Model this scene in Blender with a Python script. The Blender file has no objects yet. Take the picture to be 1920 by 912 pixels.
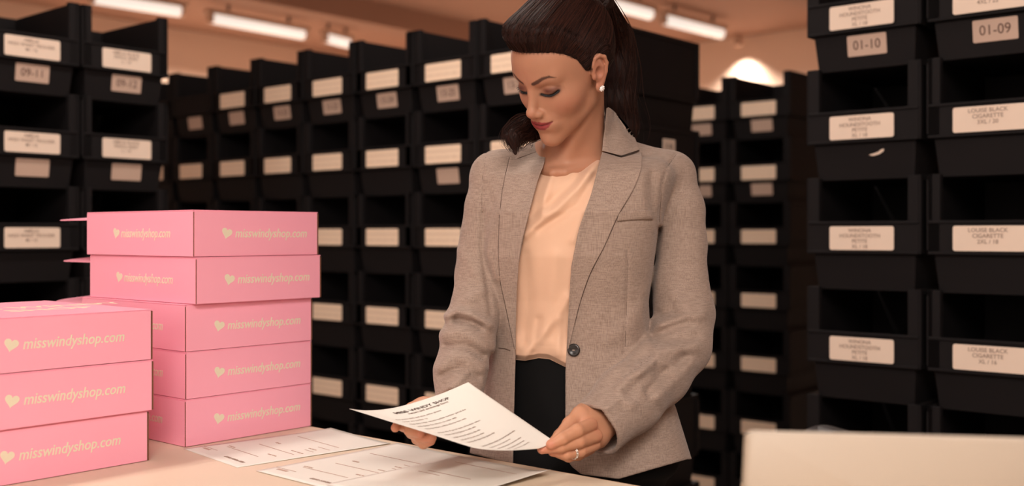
import bpy, bmesh, math, random
import numpy as np
from mathutils import Vector, Matrix
# ---------------------------------------------------------------- kit
HORIZON = 440.0; FPX = 2030.0; CAMH = 1.343
C = bpy.context.scene.collection
def W(px, py, Y):
    """a point seen at pixel (px,py) that lies Y metres in front of the camera plane"""
    return np.array([(px-960.0)/FPX*Y, Y, CAMH-(py-HORIZON)/FPX*Y])
def srgb(r, g, b):
    f = lambda c: (c/12.92 if c <= .04045 else ((c+.055)/1.055)**2.4)
    return (f(r/255), f(g/255), f(b/255), 1.0)
def link(name, me, mat=None, parent=None):
    o = bpy.data.objects.new(name, me); C.objects.link(o)
    if mat is not None:
        for m in (mat if isinstance(mat, (list, tuple)) else [mat]): me.materials.append(m)
    if parent is not None: o.parent = parent
    return o
def tag(o, label=None, cat=None, group=None, kind=None):
    if label: o['label'] = label
    if cat: o['category'] = cat
    if group: o['group'] = group
    if kind: o['kind'] = kind
    return o
def empty(name, loc=(0,0,0), rz=0.0):
    o = bpy.data.objects.new(name, None); C.objects.link(o)
    o.location = loc; o.rotation_euler = (0,0,rz); o.empty_display_size = .05
    return o
def mesh_np(name, V, Fq, smooth=True):
    """mesh from numpy vertices and quads"""
    me = bpy.data.meshes.new(name)
    V = np.asarray(V, np.float32); Fq = np.asarray(Fq, np.int32); k = Fq.shape[1]
    me.vertices.add(len(V)); me.vertices.foreach_set('co', V.ravel())
    me.loops.add(Fq.size); me.loops.foreach_set('vertex_index', Fq.ravel())
    me.polygons.add(len(Fq)); me.polygons.foreach_set('loop_start', np.arange(len(Fq), dtype=np.int32)*k)
    me.update(calc_edges=True); me.validate()
    if smooth: me.polygons.foreach_set('use_smooth', np.ones(len(me.polygons), bool))
    return me
def set_col(me, col):
    a = me.color_attributes.new('Col', 'FLOAT_COLOR', 'POINT')
    a.data.foreach_set('color', np.asarray(col, np.float32).ravel())
# signed distance primitives on (N,3) arrays
def smin(a, b, k):
    h = np.clip(.5+.5*(b-a)/k, 0, 1); return b*(1-h)+a*h-k*h*(1-h)
def smax(a, b, k): return -smin(-a, -b, k)
def s_ell(P, c, r, rot=None):
    q = P-np.asarray(c, np.float32)
    if rot is not None: q = q@rot
    r = np.asarray(r, np.float32)
    k0 = np.sqrt(((q/r)**2).sum(1)); k1 = np.sqrt(((q/(r*r))**2).sum(1))+1e-9
    return k0*(k0-1)/k1
def s_cone(P, a, b, ra, rb):
    a = np.asarray(a, np.float32); b = np.asarray(b, np.float32); ba = b-a; q = P-a
    h = np.clip(q@ba/max(float(ba@ba), 1e-12), 0, 1)
    return np.sqrt(((q-h[:, None]*ba)**2).sum(1))-(ra+(rb-ra)*h)
def s_chain(P, pts, rad, k=.004):
    d = None
    for i in range(len(pts)-1):
        e = s_cone(P, pts[i], pts[i+1], rad[i], rad[i+1]); d = e if d is None else smin(d, e, k)
    return d
def gb(P, c, w, amp):
    """gaussian bump: subtract from a distance to swell, add to dent"""
    q = (P-np.asarray(c, np.float32))/np.asarray(w, np.float32)
    return amp*np.exp(-(q*q).sum(1))
def gline(P, pts, w, amp):
    """gaussian ridge along a polyline"""
    d = None
    for i in range(len(pts)-1):
        e = s_cone(P, pts[i], pts[i+1], 0, 0); d = e if d is None else np.minimum(d, e)
    return amp*np.exp(-(d/w)**2)
def rotm(yaw=0, pitch=0, roll=0):
    cy,sy=math.cos(yaw),math.sin(yaw);cp,sp=math.cos(pitch),math.sin(pitch);cr,sr=math.cos(roll),math.sin(roll)
    Rz=np.array([[cy,-sy,0],[sy,cy,0],[0,0,1]]);Rx=np.array([[1,0,0],[0,cp,-sp],[0,sp,cp]]);Ry=np.array([[cr,0,sr],[0,1,0],[-sr,0,cr]])
    return Rz@Rx@Ry
def sdf_mesh(f, lo, hi, h, margin=.012, nb=8):
    """surface nets of f over a box; only blocks near the surface are evaluated finely"""
    lo = np.asarray(lo, float); nblk = np.ceil((np.asarray(hi)-lo)/(h*nb)).astype(int)
    ij = np.stack(np.meshgrid(*[np.arange(n) for n in nblk], indexing='ij'), -1).reshape(-1, 3)
    cen = (lo+(ij*nb+(nb-1)/2)*h).astype(np.float32)
    dc = f(cen); D = np.repeat(np.repeat(np.repeat(dc.reshape(nblk), nb, 0), nb, 1), nb, 2).astype(np.float32)
    act = ij[np.abs(dc) < nb*h*.9+margin]
    off = np.stack(np.meshgrid(*[np.arange(nb)]*3, indexing='ij'), -1).reshape(-1, 3)
    for s in range(0, len(act), 400):
        idx = (act[s:s+400][:, None, :]*nb+off[None]).reshape(-1, 3)
        D[idx[:, 0], idx[:, 1], idx[:, 2]] = f((lo+idx*h).astype(np.float32))
    D[0] = D[-1] = 1; D[:, 0] = D[:, -1] = 1; D[:, :, 0] = D[:, :, -1] = 1
    S = D < 0
    n = S[:-1, :-1, :-1].astype(np.int8)
    cs = [(i, j, k) for i in (0, 1) for j in (0, 1) for k in (0, 1)]
    sh = D.shape
    sl = lambda A, c: A[c[0]:sh[0]-1+c[0], c[1]:sh[1]-1+c[1], c[2]:sh[2]-1+c[2]]
    n = sum(sl(S, c).astype(np.int8) for c in cs)
    cell = np.argwhere((n > 0) & (n < 8))
    vid = np.full(n.shape, -1, np.int32); vid[tuple(cell.T)] = np.arange(len(cell))
    val = {c: D[cell[:, 0]+c[0], cell[:, 1]+c[1], cell[:, 2]+c[2]] for c in cs}
    acc = np.zeros((len(cell), 3)); cnt = np.zeros(len(cell))
    for a in cs:
        for ax in range(3):
            if a[ax]: continue
            b = list(a); b[ax] = 1; b = tuple(b)
            va, vb = val[a], val[b]; m = (va < 0) != (vb < 0)
            t = np.where(m, va/np.where(m, va-vb, 1), 0)
            p = np.array(a, float)[None]+np.zeros((len(cell), 3)); p[:, ax] += t
            acc += p*m[:, None]; cnt += m
    V = lo+(cell+acc/cnt[:, None])*h
    Q = []
    for ax in range(3):
        u, v = (ax+1) % 3, (ax+2) % 3
        A = [slice(None)]*3; B = [slice(None)]*3; A[ax] = slice(0, -1); B[ax] = slice(1, None)
        e = np.argwhere(S[tuple(A)] != S[tuple(B)])
        e = e[(e[:, u] > 0) & (e[:, v] > 0) & (e[:, u] < n.shape[u]) & (e[:, v] < n.shape[v])]
        ins = S[tuple(e.T)]
        q = []
        for du, dv in ((0, 0), (1, 0), (1, 1), (0, 1)):
            g = e.copy(); g[:, u] -= du; g[:, v] -= dv; q.append(vid[tuple(g.T)])
        q = np.stack(q, 1); q[~ins] = q[~ins][:, ::-1]; Q.append(q)
    return V, np.concatenate(Q)
# ---------------------------------------------------------------- camera, world, lights
sc = bpy.context.scene
sc.view_settings.view_transform = 'Standard'; sc.view_settings.look = 'None'
sc.view_settings.gamma = 1; sc.view_settings.exposure = 0.13; sc.view_settings.use_curve_mapping = False
cam = bpy.data.objects.new('camera', bpy.data.cameras.new('camera')); C.objects.link(cam)
cam.location = (0, 0, CAMH); cam.rotation_euler = (math.pi/2, 0, 0)
cam.data.sensor_width = 36; cam.data.lens = 36*FPX/1920; cam.data.shift_y = -(456-HORIZON)/1920
cam.data.clip_start = .02
cam.data.dof.use_dof = True; cam.data.dof.focus_distance = 1.95; cam.data.dof.aperture_fstop = 2.4
sc.camera = cam
w = bpy.data.worlds.new('world'); sc.world = w; w.use_nodes = True
w.node_tree.nodes['Background'].inputs[0].default_value = (1, .72, .55, 1)
w.node_tree.nodes['Background'].inputs[1].default_value = .12
RZ = math.atan2(-.652, .758)                     # the room's grid is turned this much to the camera
AX = np.array([.758, -.652, 0]); BX = np.array([.652, .758, 0])
def grid(x, y, z=0.0): return Vector((x*AX+y*BX+np.array([0, 0, z])).tolist())   # room coordinates -> world
def togrid(p): return float(np.dot(p, AX)), float(np.dot(p, BX))
CEIL = CAMH+2.06
WARM = (1.0, .90, .81)
def area(name, gx, gy, z, sx, sy, watts, col=WARM, tgt=None):
    l = bpy.data.lights.new(name, 'AREA'); l.shape = 'RECTANGLE'; l.size = sx; l.size_y = sy; l.energy = watts; l.color = col
    o = bpy.data.objects.new(name, l); C.objects.link(o); o.location = grid(gx, gy, z); o.rotation_euler = (0, 0, RZ)
    return o
LROWS = [-8.9, -5.6, -2.3, 1.0]
# the tubes over the packing table give the light (their fixtures are built with the others below)
for gx, gy, e in ((-2.3, .1, 50), (-2.3, 2.3, 55), (1.0, -.6, 95), (1.0, 1.9, 32)):
    area('tube_light', gx, gy, CEIL-.14, .16, 1.6, e)
# added lamps behind the camera, not fixtures of the room: broad fill, raised key
o = area('fill_light', -.9, -2.45, 2.0, 5.0, 1.7, 34, (1.0, .90, .82)); o.rotation_euler = (math.radians(84), 0, RZ)
o = area('key_light', .75, -.9, 2.95, 1.3, 1.3, 70, (1.0, .90, .82)); o.rotation_euler = (math.radians(52), 0, .06)
# ---------------------------------------------------------------- materials
def nt(name):
    m = bpy.data.materials.new(name); m.use_nodes = True; t = m.node_tree
    return m, t, t.nodes['Principled BSDF']
def N(t, kind, **kw):
    n = t.nodes.new(kind)
    for k, v in kw.items():
        if k.startswith('i_'): n.inputs[k[2:].replace('_', ' ')].default_value = v
        else: setattr(n, k, v)
    return n
def simple(name, col, rough=.5, noise=0.0, scale=20, bump=0.0, bscale=200, spec=.5, metallic=0, sheen=0):
    m, t, b = nt(name)
    b.inputs['Roughness'].default_value = rough; b.inputs['Specular IOR Level'].default_value = spec; b.inputs['Metallic'].default_value = metallic
    if sheen: b.inputs['Sheen Weight'].default_value = sheen
    tc = N(t, 'ShaderNodeTexCoord')
    n = N(t, 'ShaderNodeTexNoise', i_Scale=scale, i_Detail=4.0); t.links.new(tc.outputs['Object'], n.inputs['Vector'])
    r = N(t, 'ShaderNodeMix', data_type='RGBA')
    c = np.array(col[:3])
    r.inputs[6].default_value = (*(c*(1-noise)), 1); r.inputs[7].default_value = (*np.minimum(c*(1+noise), 1), 1)
    t.links.new(n.outputs['Fac'], r.inputs[0]); t.links.new(r.outputs[2], b.inputs['Base Color'])
    if bump:
        n2 = N(t, 'ShaderNodeTexNoise', i_Scale=bscale, i_Detail=3.0); t.links.new(tc.outputs['Object'], n2.inputs['Vector'])
        bp = N(t, 'ShaderNodeBump', i_Strength=bump, i_Distance=.001); t.links.new(n2.outputs['Fac'], bp.inputs['Height']); t.links.new(bp.outputs[0], b.inputs['Normal'])
    return m
def emis(name, col, s):
    m, t, b = nt(name); b.inputs['Base Color'].default_value = (*col[:3], 1)
    b.inputs['Emission Color'].default_value = (*col[:3], 1); b.inputs['Emission Strength'].default_value = s
    return m
M = {}
M['black_plastic'] = simple('black_plastic', (.0110, .0095, .0102), .62, .15, 6, .1, 300, spec=.12)
M['card'] = simple('card_paper', srgb(236, 214, 196), .6, .03, 30)
M['card_old'] = simple('dull_card_paper', srgb(200, 172, 155), .6, .05, 30)
M['ink'] = simple('grey_ink', srgb(150, 124, 110), .7)
M['ink_dark'] = simple('dark_ink', srgb(92, 66, 56), .7)
M['pink'] = simple('pink_board', srgb(255, 174, 196), .5, .02, 12, .1, 500)
M['board'] = simple('raw_board', srgb(120, 78, 56), .8, .1, 60)
M['print'] = simple('cream_print', srgb(236, 226, 200), .6)
M['paper'] = simple('paper', srgb(228, 224, 216), .65, .01, 40)
M['print_ink'] = simple('printed_ink', srgb(190, 160, 145), .7)
M['table'] = simple('table_laminate', srgb(222, 204, 182), .45, .02, 8)
M['table_edge'] = simple('table_edging', srgb(222, 190, 160), .5, .03, 20)
M['steel'] = simple('painted_steel', srgb(90, 86, 84), .4, .05, 20, metallic=.5)
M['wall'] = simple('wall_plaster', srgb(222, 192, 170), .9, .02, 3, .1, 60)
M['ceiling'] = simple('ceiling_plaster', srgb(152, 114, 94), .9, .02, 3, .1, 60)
M['floor'] = simple('floor_concrete', srgb(160, 146, 136), .5, .1, 4, .1, 40)
M['lid'] = simple('laptop_aluminium', srgb(186, 172, 157), .42, .01, 40, metallic=0)
M['dark'] = simple('dark_plastic', (.02, .02, .022), .4)
M['tube'] = emis('lamp_tube', srgb(226, 217, 207), .92)
M['fixture'] = simple('lamp_fixture', srgb(190, 160, 140), .5)
# card with faint printed lines, for the cards that are far away
m, t, b = nt('printed_card'); tc = N(t, 'ShaderNodeTexCoord'); mp = N(t, 'ShaderNodeMapping'); mp.inputs['Scale'].default_value = (60, 1, 300)
t.links.new(tc.outputs['Object'], mp.inputs[0]); n = N(t, 'ShaderNodeTexNoise', i_Scale=1.0, i_Detail=1.0); t.links.new(mp.outputs[0], n.inputs[0])
wv = N(t, 'ShaderNodeTexWave', i_Scale=14.0, bands_direction='Z'); t.links.new(tc.outputs['Object'], wv.inputs[0])
mm = N(t, 'ShaderNodeMath', operation='MULTIPLY'); t.links.new(n.outputs['Fac'], mm.inputs[0]); t.links.new(wv.outputs['Fac'], mm.inputs[1])
cr = N(t, 'ShaderNodeValToRGB'); cr.color_ramp.elements[0].position = .30; cr.color_ramp.elements[1].position = .42
cr.color_ramp.elements[0].color = srgb(255, 228, 202); cr.color_ramp.elements[1].color = srgb(240, 210, 184)
t.links.new(mm.outputs[0], cr.inputs[0]); t.links.new(cr.outputs[0], b.inputs['Base Color']); b.inputs['Roughness'].default_value = .6
M['printed_card'] = m
# jacket cloth: a fine two-way slub weave
m, t, b = nt('blazer_cloth'); tc = N(t, 'ShaderNodeTexCoord')
outs = []
for s in ((2200, 2200, 110), (150, 150, 2300)):
    mp = N(t, 'ShaderNodeMapping'); mp.inputs['Scale'].default_value = s; t.links.new(tc.outputs['Object'], mp.inputs[0])
    n = N(t, 'ShaderNodeTexNoise', i_Scale=.45, i_Detail=2.0); t.links.new(mp.outputs[0], n.inputs[0]); outs.append(n)
ad = N(t, 'ShaderNodeMath', operation='ADD'); t.links.new(outs[0].outputs['Fac'], ad.inputs[0]); t.links.new(outs[1].outputs['Fac'], ad.inputs[1])
cr = N(t, 'ShaderNodeValToRGB'); cr.color_ramp.elements[0].position = .70; cr.color_ramp.elements[1].position = 1.30
hf = N(t, 'ShaderNodeMath', operation='MULTIPLY'); hf.inputs[1].default_value = .5; t.links.new(ad.outputs[0], hf.inputs[0])
cr.color_ramp.elements[0].position = .38; cr.color_ramp.elements[1].position = .62
cr.color_ramp.elements[0].color = srgb(138, 119, 108); cr.color_ramp.elements[1].color = srgb(170, 150, 137)
t.links.new(hf.outputs[0], cr.inputs[0]); t.links.new(cr.outputs[0], b.inputs['Base Color'])
b.inputs['Roughness'].default_value = .85; b.inputs['Sheen Weight'].default_value = .15; b.inputs['Specular IOR Level'].default_value = .2
bp = N(t, 'ShaderNodeBump', i_Strength=.25, i_Distance=.0006); t.links.new(hf.outputs[0], bp.inputs['Height']); t.links.new(bp.outputs[0], b.inputs['Normal'])
M['cloth'] = m
M['seam_and_shade'] = simple('thread_and_shade', srgb(100, 82, 72), .9)
M['blouse'] = simple('blouse_crepe', srgb(224, 184, 156), .6, .02, 30, .15, 900, .3, sheen=.2)
M['trousers'] = simple('black_trousers', (.0035, .0035, .0038), .8, .1, 40, spec=.15)
M['button'] = simple('dark_button', (.015, .012, .012), .25)
M['silver'] = simple('silver', (.85, .80, .76), .15, metallic=1)
M['gem'] = simple('clear_stone', (.95, .93, .92), .05, spec=1)
m, t, b = nt('skin'); vc = N(t, 'ShaderNodeVertexColor', layer_name='Col')
tc = N(t, 'ShaderNodeTexCoord'); n = N(t, 'ShaderNodeTexNoise', i_Scale=900.0, i_Detail=2.0); t.links.new(tc.outputs['Object'], n.inputs[0])
bp = N(t, 'ShaderNodeBump', i_Strength=.12, i_Distance=.0005); t.links.new(n.outputs['Fac'], bp.inputs['Height']); t.links.new(bp.outputs[0], b.inputs['Normal'])
t.links.new(vc.outputs[0], b.inputs['Base Color']); b.inputs['Roughness'].default_value = .48; b.inputs['Specular IOR Level'].default_value = .35
b.inputs['Subsurface Weight'].default_value = .12; b.inputs['Subsurface Radius'].default_value = (.006, .002, .001); b.inputs['Subsurface Scale'].default_value = 1.0
M['skin'] = m
m, t, b = nt('hair'); vc = N(t, 'ShaderNodeVertexColor', layer_name='Col'); t.links.new(vc.outputs[0], b.inputs['Base Color'])
b.inputs['Roughness'].default_value = .55; b.inputs['Specular IOR Level'].default_value = .12
M['hair'] = m
# ---------------------------------------------------------------- mesh helpers
def bm_box(bm, lo, hi, mat=0):
    x0, y0, z0 = lo; x1, y1, z1 = hi
    v = [bm.verts.new(p) for p in ((x0,y0,z0),(x1,y0,z0),(x1,y1,z0),(x0,y1,z0),(x0,y0,z1),(x1,y0,z1),(x1,y1,z1),(x0,y1,z1))]
    fs = [bm.faces.new([v[i] for i in f]) for f in ((3,2,1,0),(4,5,6,7),(0,1,5,4),(1,2,6,5),(2,3,7,6),(3,0,4,7))]
    for f in fs: f.material_index = mat
    return v
def bm_obj(name, bm, mat=None, parent=None, bevel=0, smooth=False, seg=2):
    me = bpy.data.meshes.new(name); 
    bmesh.ops.recalc_face_normals(bm, faces=bm.faces)
    if bevel:
        bmesh.ops.bevel(bm, geom=[e for e in bm.edges if len(e.link_faces) == 2 and e.calc_face_angle(0) > .5], offset=bevel, segments=seg, affect='EDGES', clamp_overlap=True)
    bm.to_mesh(me); bm.free()
    if smooth: me.polygons.foreach_set('use_smooth', [True]*len(me.polygons))
    return link(name, me, mat, parent)
def rounded_plate(name, w, h, th, r, mat, parent=None, n=5):
    """a flat card in the local XZ plane facing -Y, rounded corners, real thickness"""
    bm = bmesh.new(); pts = []
    for cx, cz, a0 in ((w/2-r, h/2-r, 0), (-w/2+r, h/2-r, 90), (-w/2+r, -h/2+r, 180), (w/2-r, -h/2+r, 270)):
        for i in range(n+1):
            a = math.radians(a0+90*i/n); pts.append((cx+r*math.cos(a), cz+r*math.sin(a)))
    f = bm.faces.new([bm.verts.new((x, 0, z)) for x, z in pts])
    e = bmesh.ops.extrude_face_region(bm, geom=[f]); bmesh.ops.translate(bm, vec=(0, th, 0), verts=[v for v in e['geom'] if isinstance(v, bmesh.types.BMVert)])
    return bm_obj(name, bm, mat, parent)
_txt = {}
def text_mesh(s, size, shear=0.0, align='CENTER', bold=0.0, sx=1.0, depth=.0002):
    key = (s, size, shear, align, bold, sx)
    if key in _txt: return _txt[key]
    cu = bpy.data.curves.new('txt', 'FONT'); cu.body = s; cu.size = size; cu.shear = shear; cu.align_x = align; cu.align_y = 'CENTER'
    cu.offset = bold; cu.extrude = depth; cu.resolution_u = 3; cu.fill_mode = 'BOTH'
    o = bpy.data.objects.new('txt', cu); C.objects.link(o)
    dg = bpy.context.evaluated_depsgraph_get(); dg.update()
    me = bpy.data.meshes.new_from_object(o.evaluated_get(dg)); bpy.data.objects.remove(o)
    me.transform(Matrix.Rotation(math.pi/2, 4, 'X') @ Matrix.Scale(sx, 4, (1, 0, 0)))   # lies in XZ, reads from -Y
    _txt[key] = me; return me
# ---------------------------------------------------------------- the room
def wallbox(name, lo, hi, mat):
    bm = bmesh.new(); bm_box(bm, lo, hi); o = bm_obj(name, bm, mat); o.rotation_euler = (0, 0, RZ); tag(o, kind='structure'); return o
# extents in room coordinates (x along the rack fronts, y away from the camera)
GX0, GX1, GY0, GY1 = -9.6, 3.6, -2.6, 10.1
wallbox('floor', (GX0-.2, GY0-.2, -.1), (GX1+.2, GY1+.2, 0), M['floor'])
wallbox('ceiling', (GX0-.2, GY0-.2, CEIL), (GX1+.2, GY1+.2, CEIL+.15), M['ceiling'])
wallbox('wall_back', (GX0-.2, GY1, 0), (GX1+.2, GY1+.2, CEIL), M['wall'])
wallbox('wall_front', (GX0-.2, GY0-.2, 0), (GX1+.2, GY0, CEIL), M['wall'])
wallbox('wall_left', (GX0-.2, GY0, 0), (GX0, GY1, CEIL), M['wall'])
wallbox('wall_right', (GX1, GY0, 0), (GX1+.2, GY1, CEIL), M['wall'])
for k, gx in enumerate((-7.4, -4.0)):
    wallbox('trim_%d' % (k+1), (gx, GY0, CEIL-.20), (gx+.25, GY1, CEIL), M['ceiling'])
# ceiling lamps
def make_lamp(length):
    root = empty('ceiling_tube_lamp')
    bm = bmesh.new(); bm_box(bm, (-.05, -length/2, .035), (.05, length/2, .08)); bm_obj('housing', bm, M['fixture'], root, .006)
    bm = bmesh.new(); bmesh.ops.create_cone(bm, cap_ends=True, segments=20, radius1=.048, radius2=.048, depth=length-.08)
    bmesh.ops.rotate(bm, verts=bm.verts, matrix=Matrix.Rotation(math.pi/2, 3, 'X')); bm_obj('lit_tube', bm, M['tube'], root, .02, True)
    for s in (-1, 1):
        bm = bmesh.new(); bm_box(bm, (-.035, s*(length/2-.04)-.02, -.045), (.035, s*(length/2-.04)+.02, .04)); bm_obj('end_cap', bm, M['fixture'], root, .008)
        bm = bmesh.new(); bm_box(bm, (-.01, s*length*.3-.01, .08), (.01, s*length*.3+.01, .145)); bm_obj('mounting_bracket', bm, M['steel'], root)
    return root
def copy_tree(o, parent=None):
    c = o.copy(); C.objects.link(c)
    if parent is not None: c.parent = parent
    for ch in o.children: copy_tree(ch, c)
    return c
def tube_span(px0, py0, px1, py1):
    h = CEIL-.15-CAMH; a = W(px0, py0, h*FPX/(HORIZON-py0)); b = W(px1, py1, h*FPX/(HORIZON-py1)); return a, b
lamp_specs = [((170, -5, 342, 22), 'long glowing ceiling tube at the top left, leftmost of the lamps in view'),
              ((393, 33, 572, 66), 'long glowing ceiling tube above the gap between the left rack and the middle rack'),
              ((608, 70, 655, 82), 'shortest glowing ceiling tube, just above the middle rack bins'),
              ((1085, -8, 1222, 28), "glowing ceiling tube partly behind the woman's ponytail"),
              ((1243, 36, 1355, 64), 'glowing ceiling tube at the far right ending near the bright wall')]
for spec, lab in lamp_specs:
    a, b = tube_span(*spec); L = float(np.linalg.norm(b-a)); d = b-a
    o = make_lamp(L+.06); o.location = Vector(((a+b)/2).tolist()); o.rotation_euler = (0, 0, math.atan2(d[1], d[0])-math.pi/2)
    tag(o, lab, 'ceiling lamp', 'glowing ceiling tubes')
    l = bpy.data.lights.new('tube_light', 'SPOT'); l.energy = 260; l.spot_size = math.radians(168); l.spot_blend = .4; l.color = WARM; l.shadow_soft_size = 0
    ol = bpy.data.objects.new('tube_light', l); C.objects.link(ol); ol.location = o.location+Vector((0, 0, -.07))
for gx, gy in ((-2.3, .1), (-2.3, 2.3), (1.0, -.6), (1.0, 1.9)):
    o = make_lamp(1.6); o.location = grid(gx, gy, CEIL-.13+.0); o.rotation_euler = (0, 0, RZ)
    tag(o, 'ceiling tube overhead, %s' % {(-2.3, .1): 'above the pink boxes, nearer the camera', (-2.3, 2.3): 'above the pink boxes, nearer the racks', (1.0, -.6): 'behind the camera', (1.0, 1.9): 'above the laptop'}[(gx, gy)], 'ceiling lamp', 'ceiling tubes above the table')
# a wall washer near the far right corner makes the bright cone on the wall
h = CEIL-.1-CAMH; pw = W(1372, 69, 11.0); gx_, gy_ = togrid(pw)
root = empty('ceiling_spotlight', grid(gx_, GY1-.17, CEIL-.02)); tag(root, 'small ceiling spotlight casting a bright cone on the far wall', 'spotlight')
bm = bmesh.new(); bmesh.ops.create_cone(bm, cap_ends=True, segments=24, radius1=.05, radius2=.035, depth=.10); bm_obj('lamp_housing', bm, M['fixture'], root, .004).location = (0, 0, -.05)
l = bpy.data.lights.new('spot', 'SPOT'); l.energy = 100; l.spot_size = math.radians(112); l.spot_blend = .9; l.color = WARM; l.shadow_soft_size = .03
o = bpy.data.objects.new('spot', l); C.objects.link(o); o.location = grid(gx_, GY1-.17, CEIL-.13); o.rotation_euler = (math.radians(4), 0, RZ)
# ---------------------------------------------------------------- storage bins
BW, BD, BH = .306, .43, .3
def bin_shell_mesh():
    bm = bmesh.new(); w = BW/2; t = .012; zi = .074; lip = .162; p = .030
    def ring(hw, y0, y1, z): return [bm.verts.new(q) for q in ((-hw, y0, z), (hw, y0, z), (hw, y1, z), (-hw, y1, z))]
    # tapered base with its step under the rim
    r0 = ring(w-.020, .0240, BD-.014, -.0255); r1 = ring(w-.012, .010, BD-.01, zi)
    bm.faces.new(r0[::-1]); bm.faces.new(r1)
    for i in range(4): bm.faces.new([r0[i], r0[(i+1) % 4], r1[(i+1) % 4], r1[i]])
    bm_box(bm, (-w, 0, zi), (w, t, lip))                                   # front lip
    bm_box(bm, (-w, -.004, lip-.008), (w, t+.002, lip))                    # its rolled rim
    bm_box(bm, (-w, -.004, zi), (w, .006, zi+.008))
    bm_box(bm, (-w, 0, zi), (-w+t, BD, BH-.018)); bm_box(bm, (w-t, 0, zi), (w, BD, BH-.018))
    bm_box(bm, (-w, BD-t, zi), (w, BD, BH-.018)); bm_box(bm, (-w, 0, zi), (w, BD, zi+.006))
    for s in (-1, 1):                                                      # front pillars, side frames and ribs
        bm_box(bm, (s*w-(p if s > 0 else 0), 0, zi), (s*w+(0 if s > 0 else p), .022, BH-.018))
        bm_box(bm, (s*(w+.002)-.003, .0, BH-.034), (s*(w+.002)+.003, BD, BH-.018))
        bm_box(bm, (s*(w+.002)-.003, .0, zi), (s*(w+.002)+.003, BD, zi+.014))
        for y in (.0, BD-.018): bm_box(bm, (s*(w+.002)-.003, y, zi), (s*(w+.002)+.003, y+.018, BH-.018))
        bm_box(bm, (s*(w-.010)-.014, .004, BH-.03), (s*(w-.010)+.012, .034, BH-.0262))
    me = bpy.data.meshes.new('shell'); bmesh.ops.recalc_face_normals(bm, faces=bm.faces)
    bmesh.ops.bevel(bm, geom=[e for e in bm.edges if e.calc_face_angle(0) > .6], offset=.0015, segments=1, affect='EDGES', clamp_overlap=True)
    bm.to_mesh(me); bm.free(); me.materials.append(M['black_plastic']); return me
SHELL = bin_shell_mesh()
_o = rounded_plate('tmp', .178, .064, .0015, .006, M['card']); CARD_BIG = _o.data; bpy.data.objects.remove(_o)
_o = rounded_plate('tmp', .178, .064, .0015, .006, M['printed_card']); CARD_PRINTED = _o.data; bpy.data.objects.remove(_o)
_o = rounded_plate('tmp', .108, .056, .0015, .004, M['card_old']); CARD_SMALL = _o.data; bpy.data.objects.remove(_o)
ORD = ['topmost', 'second from the top', 'third from the top', 'fourth from the top', 'fifth from the top', 'sixth from the top', 'bottommost']
def make_bin(loc, rz, big, small, lab, group, lines=None, code=None, cx=0.0, cz=.122, scz=1.0, size=.0145):
    root = empty('storage_bin', loc, rz); tag(root, lab, 'storage bin', group); root.scale = (1, 1, scz)
    link('shell', SHELL, None, root)
    if big:
        c = link('name_card', CARD_BIG if lines else CARD_PRINTED, None, root); c.location = (cx, -.0058, cz-.006)
        if lines:
            n = len(lines)
            for i, s in enumerate(lines):
                me = text_mesh(s, size, bold=.0001); t = link('printed_line', me, None if me.materials else M['ink'], c); t.location = (-.004, -.0004, (.030-.0145*i-.0145*.65))
    if small:
        c = link('location_card', CARD_SMALL, None, root); c.location = (cx+.008, .0128, .038); c.rotation_euler = (.138, 0, 0)
        if code:
            me = text_mesh(code, .036, sx=.92); t = link('printed_number', me, None if me.materials else M['ink_dark'], c); t.location = (0, -.0006, 0)
    return root
Z0 = 1.817; PITCH = .3238
rack_ord = ['first', 'second', 'third', 'fourth', 'fifth', 'sixth', 'seventh', 'eighth']
A_ = -AX
def rack(p0, step, cols, rz, depth_dir, name, group, spec):
    """p0: card position of column 0, step: vector to the next column"""
    for c in cols:
        p = np.array(p0)+step*c
        for r in range(7):
            big, small, lines, code, scz, colname = spec(c, r)
            lab = 'black bin in the %s, %s, %s' % (name, ORD[r], colname)
            dz = -.10 if scz == .99 else 0
            z = Z0-.3*r+dz
            if z < 0: z = .016*.66; scz = .63
            make_bin((p[0], p[1], z), rz, big, small, lab, group, lines, code, scz=scz)
# long middle rack
def spec_mid(c, r):
    cn = rack_ord[5-c]+' column from the left' if c < 6 else 'column behind the left rack'
    return (not (c >= 5 and r == 0)), (r == 0 or (r == 1 and c == 0)), None, ('13-2%d' % (5-c) if r == 0 and c <= 3 else None), (.99 if c == -2 else 1.0), cn
pm = W(832, 440, 3.911); stepm = np.array([-.2448, .2118, 0])
rack(pm, stepm, range(-2, 7), RZ, BX, 'long middle rack', 'bins of the long middle rack', spec_mid)
def spec_left(c, r):
    lines = [['AMELIA', 'HIGH WAIST TROUSER', 'M / 12'], ['AMELIA BLACK', 'PENCIL SKIRT', 'L / 14']][c]
    return r != 99, r in (0, 1), lines, (['09-11', '09-12'][c] if r == 0 else None), 1.0, ["column at the picture's left edge", 'column nearest the middle rack'][c]
pl = W(60, 440, 3.421); rack(pl, BX*PITCH, (0, 1), RZ+math.pi/2, None, 'left rack', 'bins of the left rack', spec_left)
def spec_right(c, r):
    if c == 0: lines = ['WINONA', 'HOUNDSTOOTH', 'PETITE', 'XL / 18']
    else: lines = ['LOUISE BLACK', 'CIGARETTE', ['4XL / 22', '3XL / 20', '2XL / 18', 'XL / 16', 'L / 14', 'M / 12', 'S / 10'][r]]
    return True, r == 0, lines, (['01-10', '01-09'][c] if r == 0 else None), 1.0, ['column nearest the woman', 'column at the right edge'][c]
pr = W(1616, 440, 2.914); rack(pr, AX*.330, (0, 1), RZ, None, 'near right rack', 'bins of the near right rack', spec_right)
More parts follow.
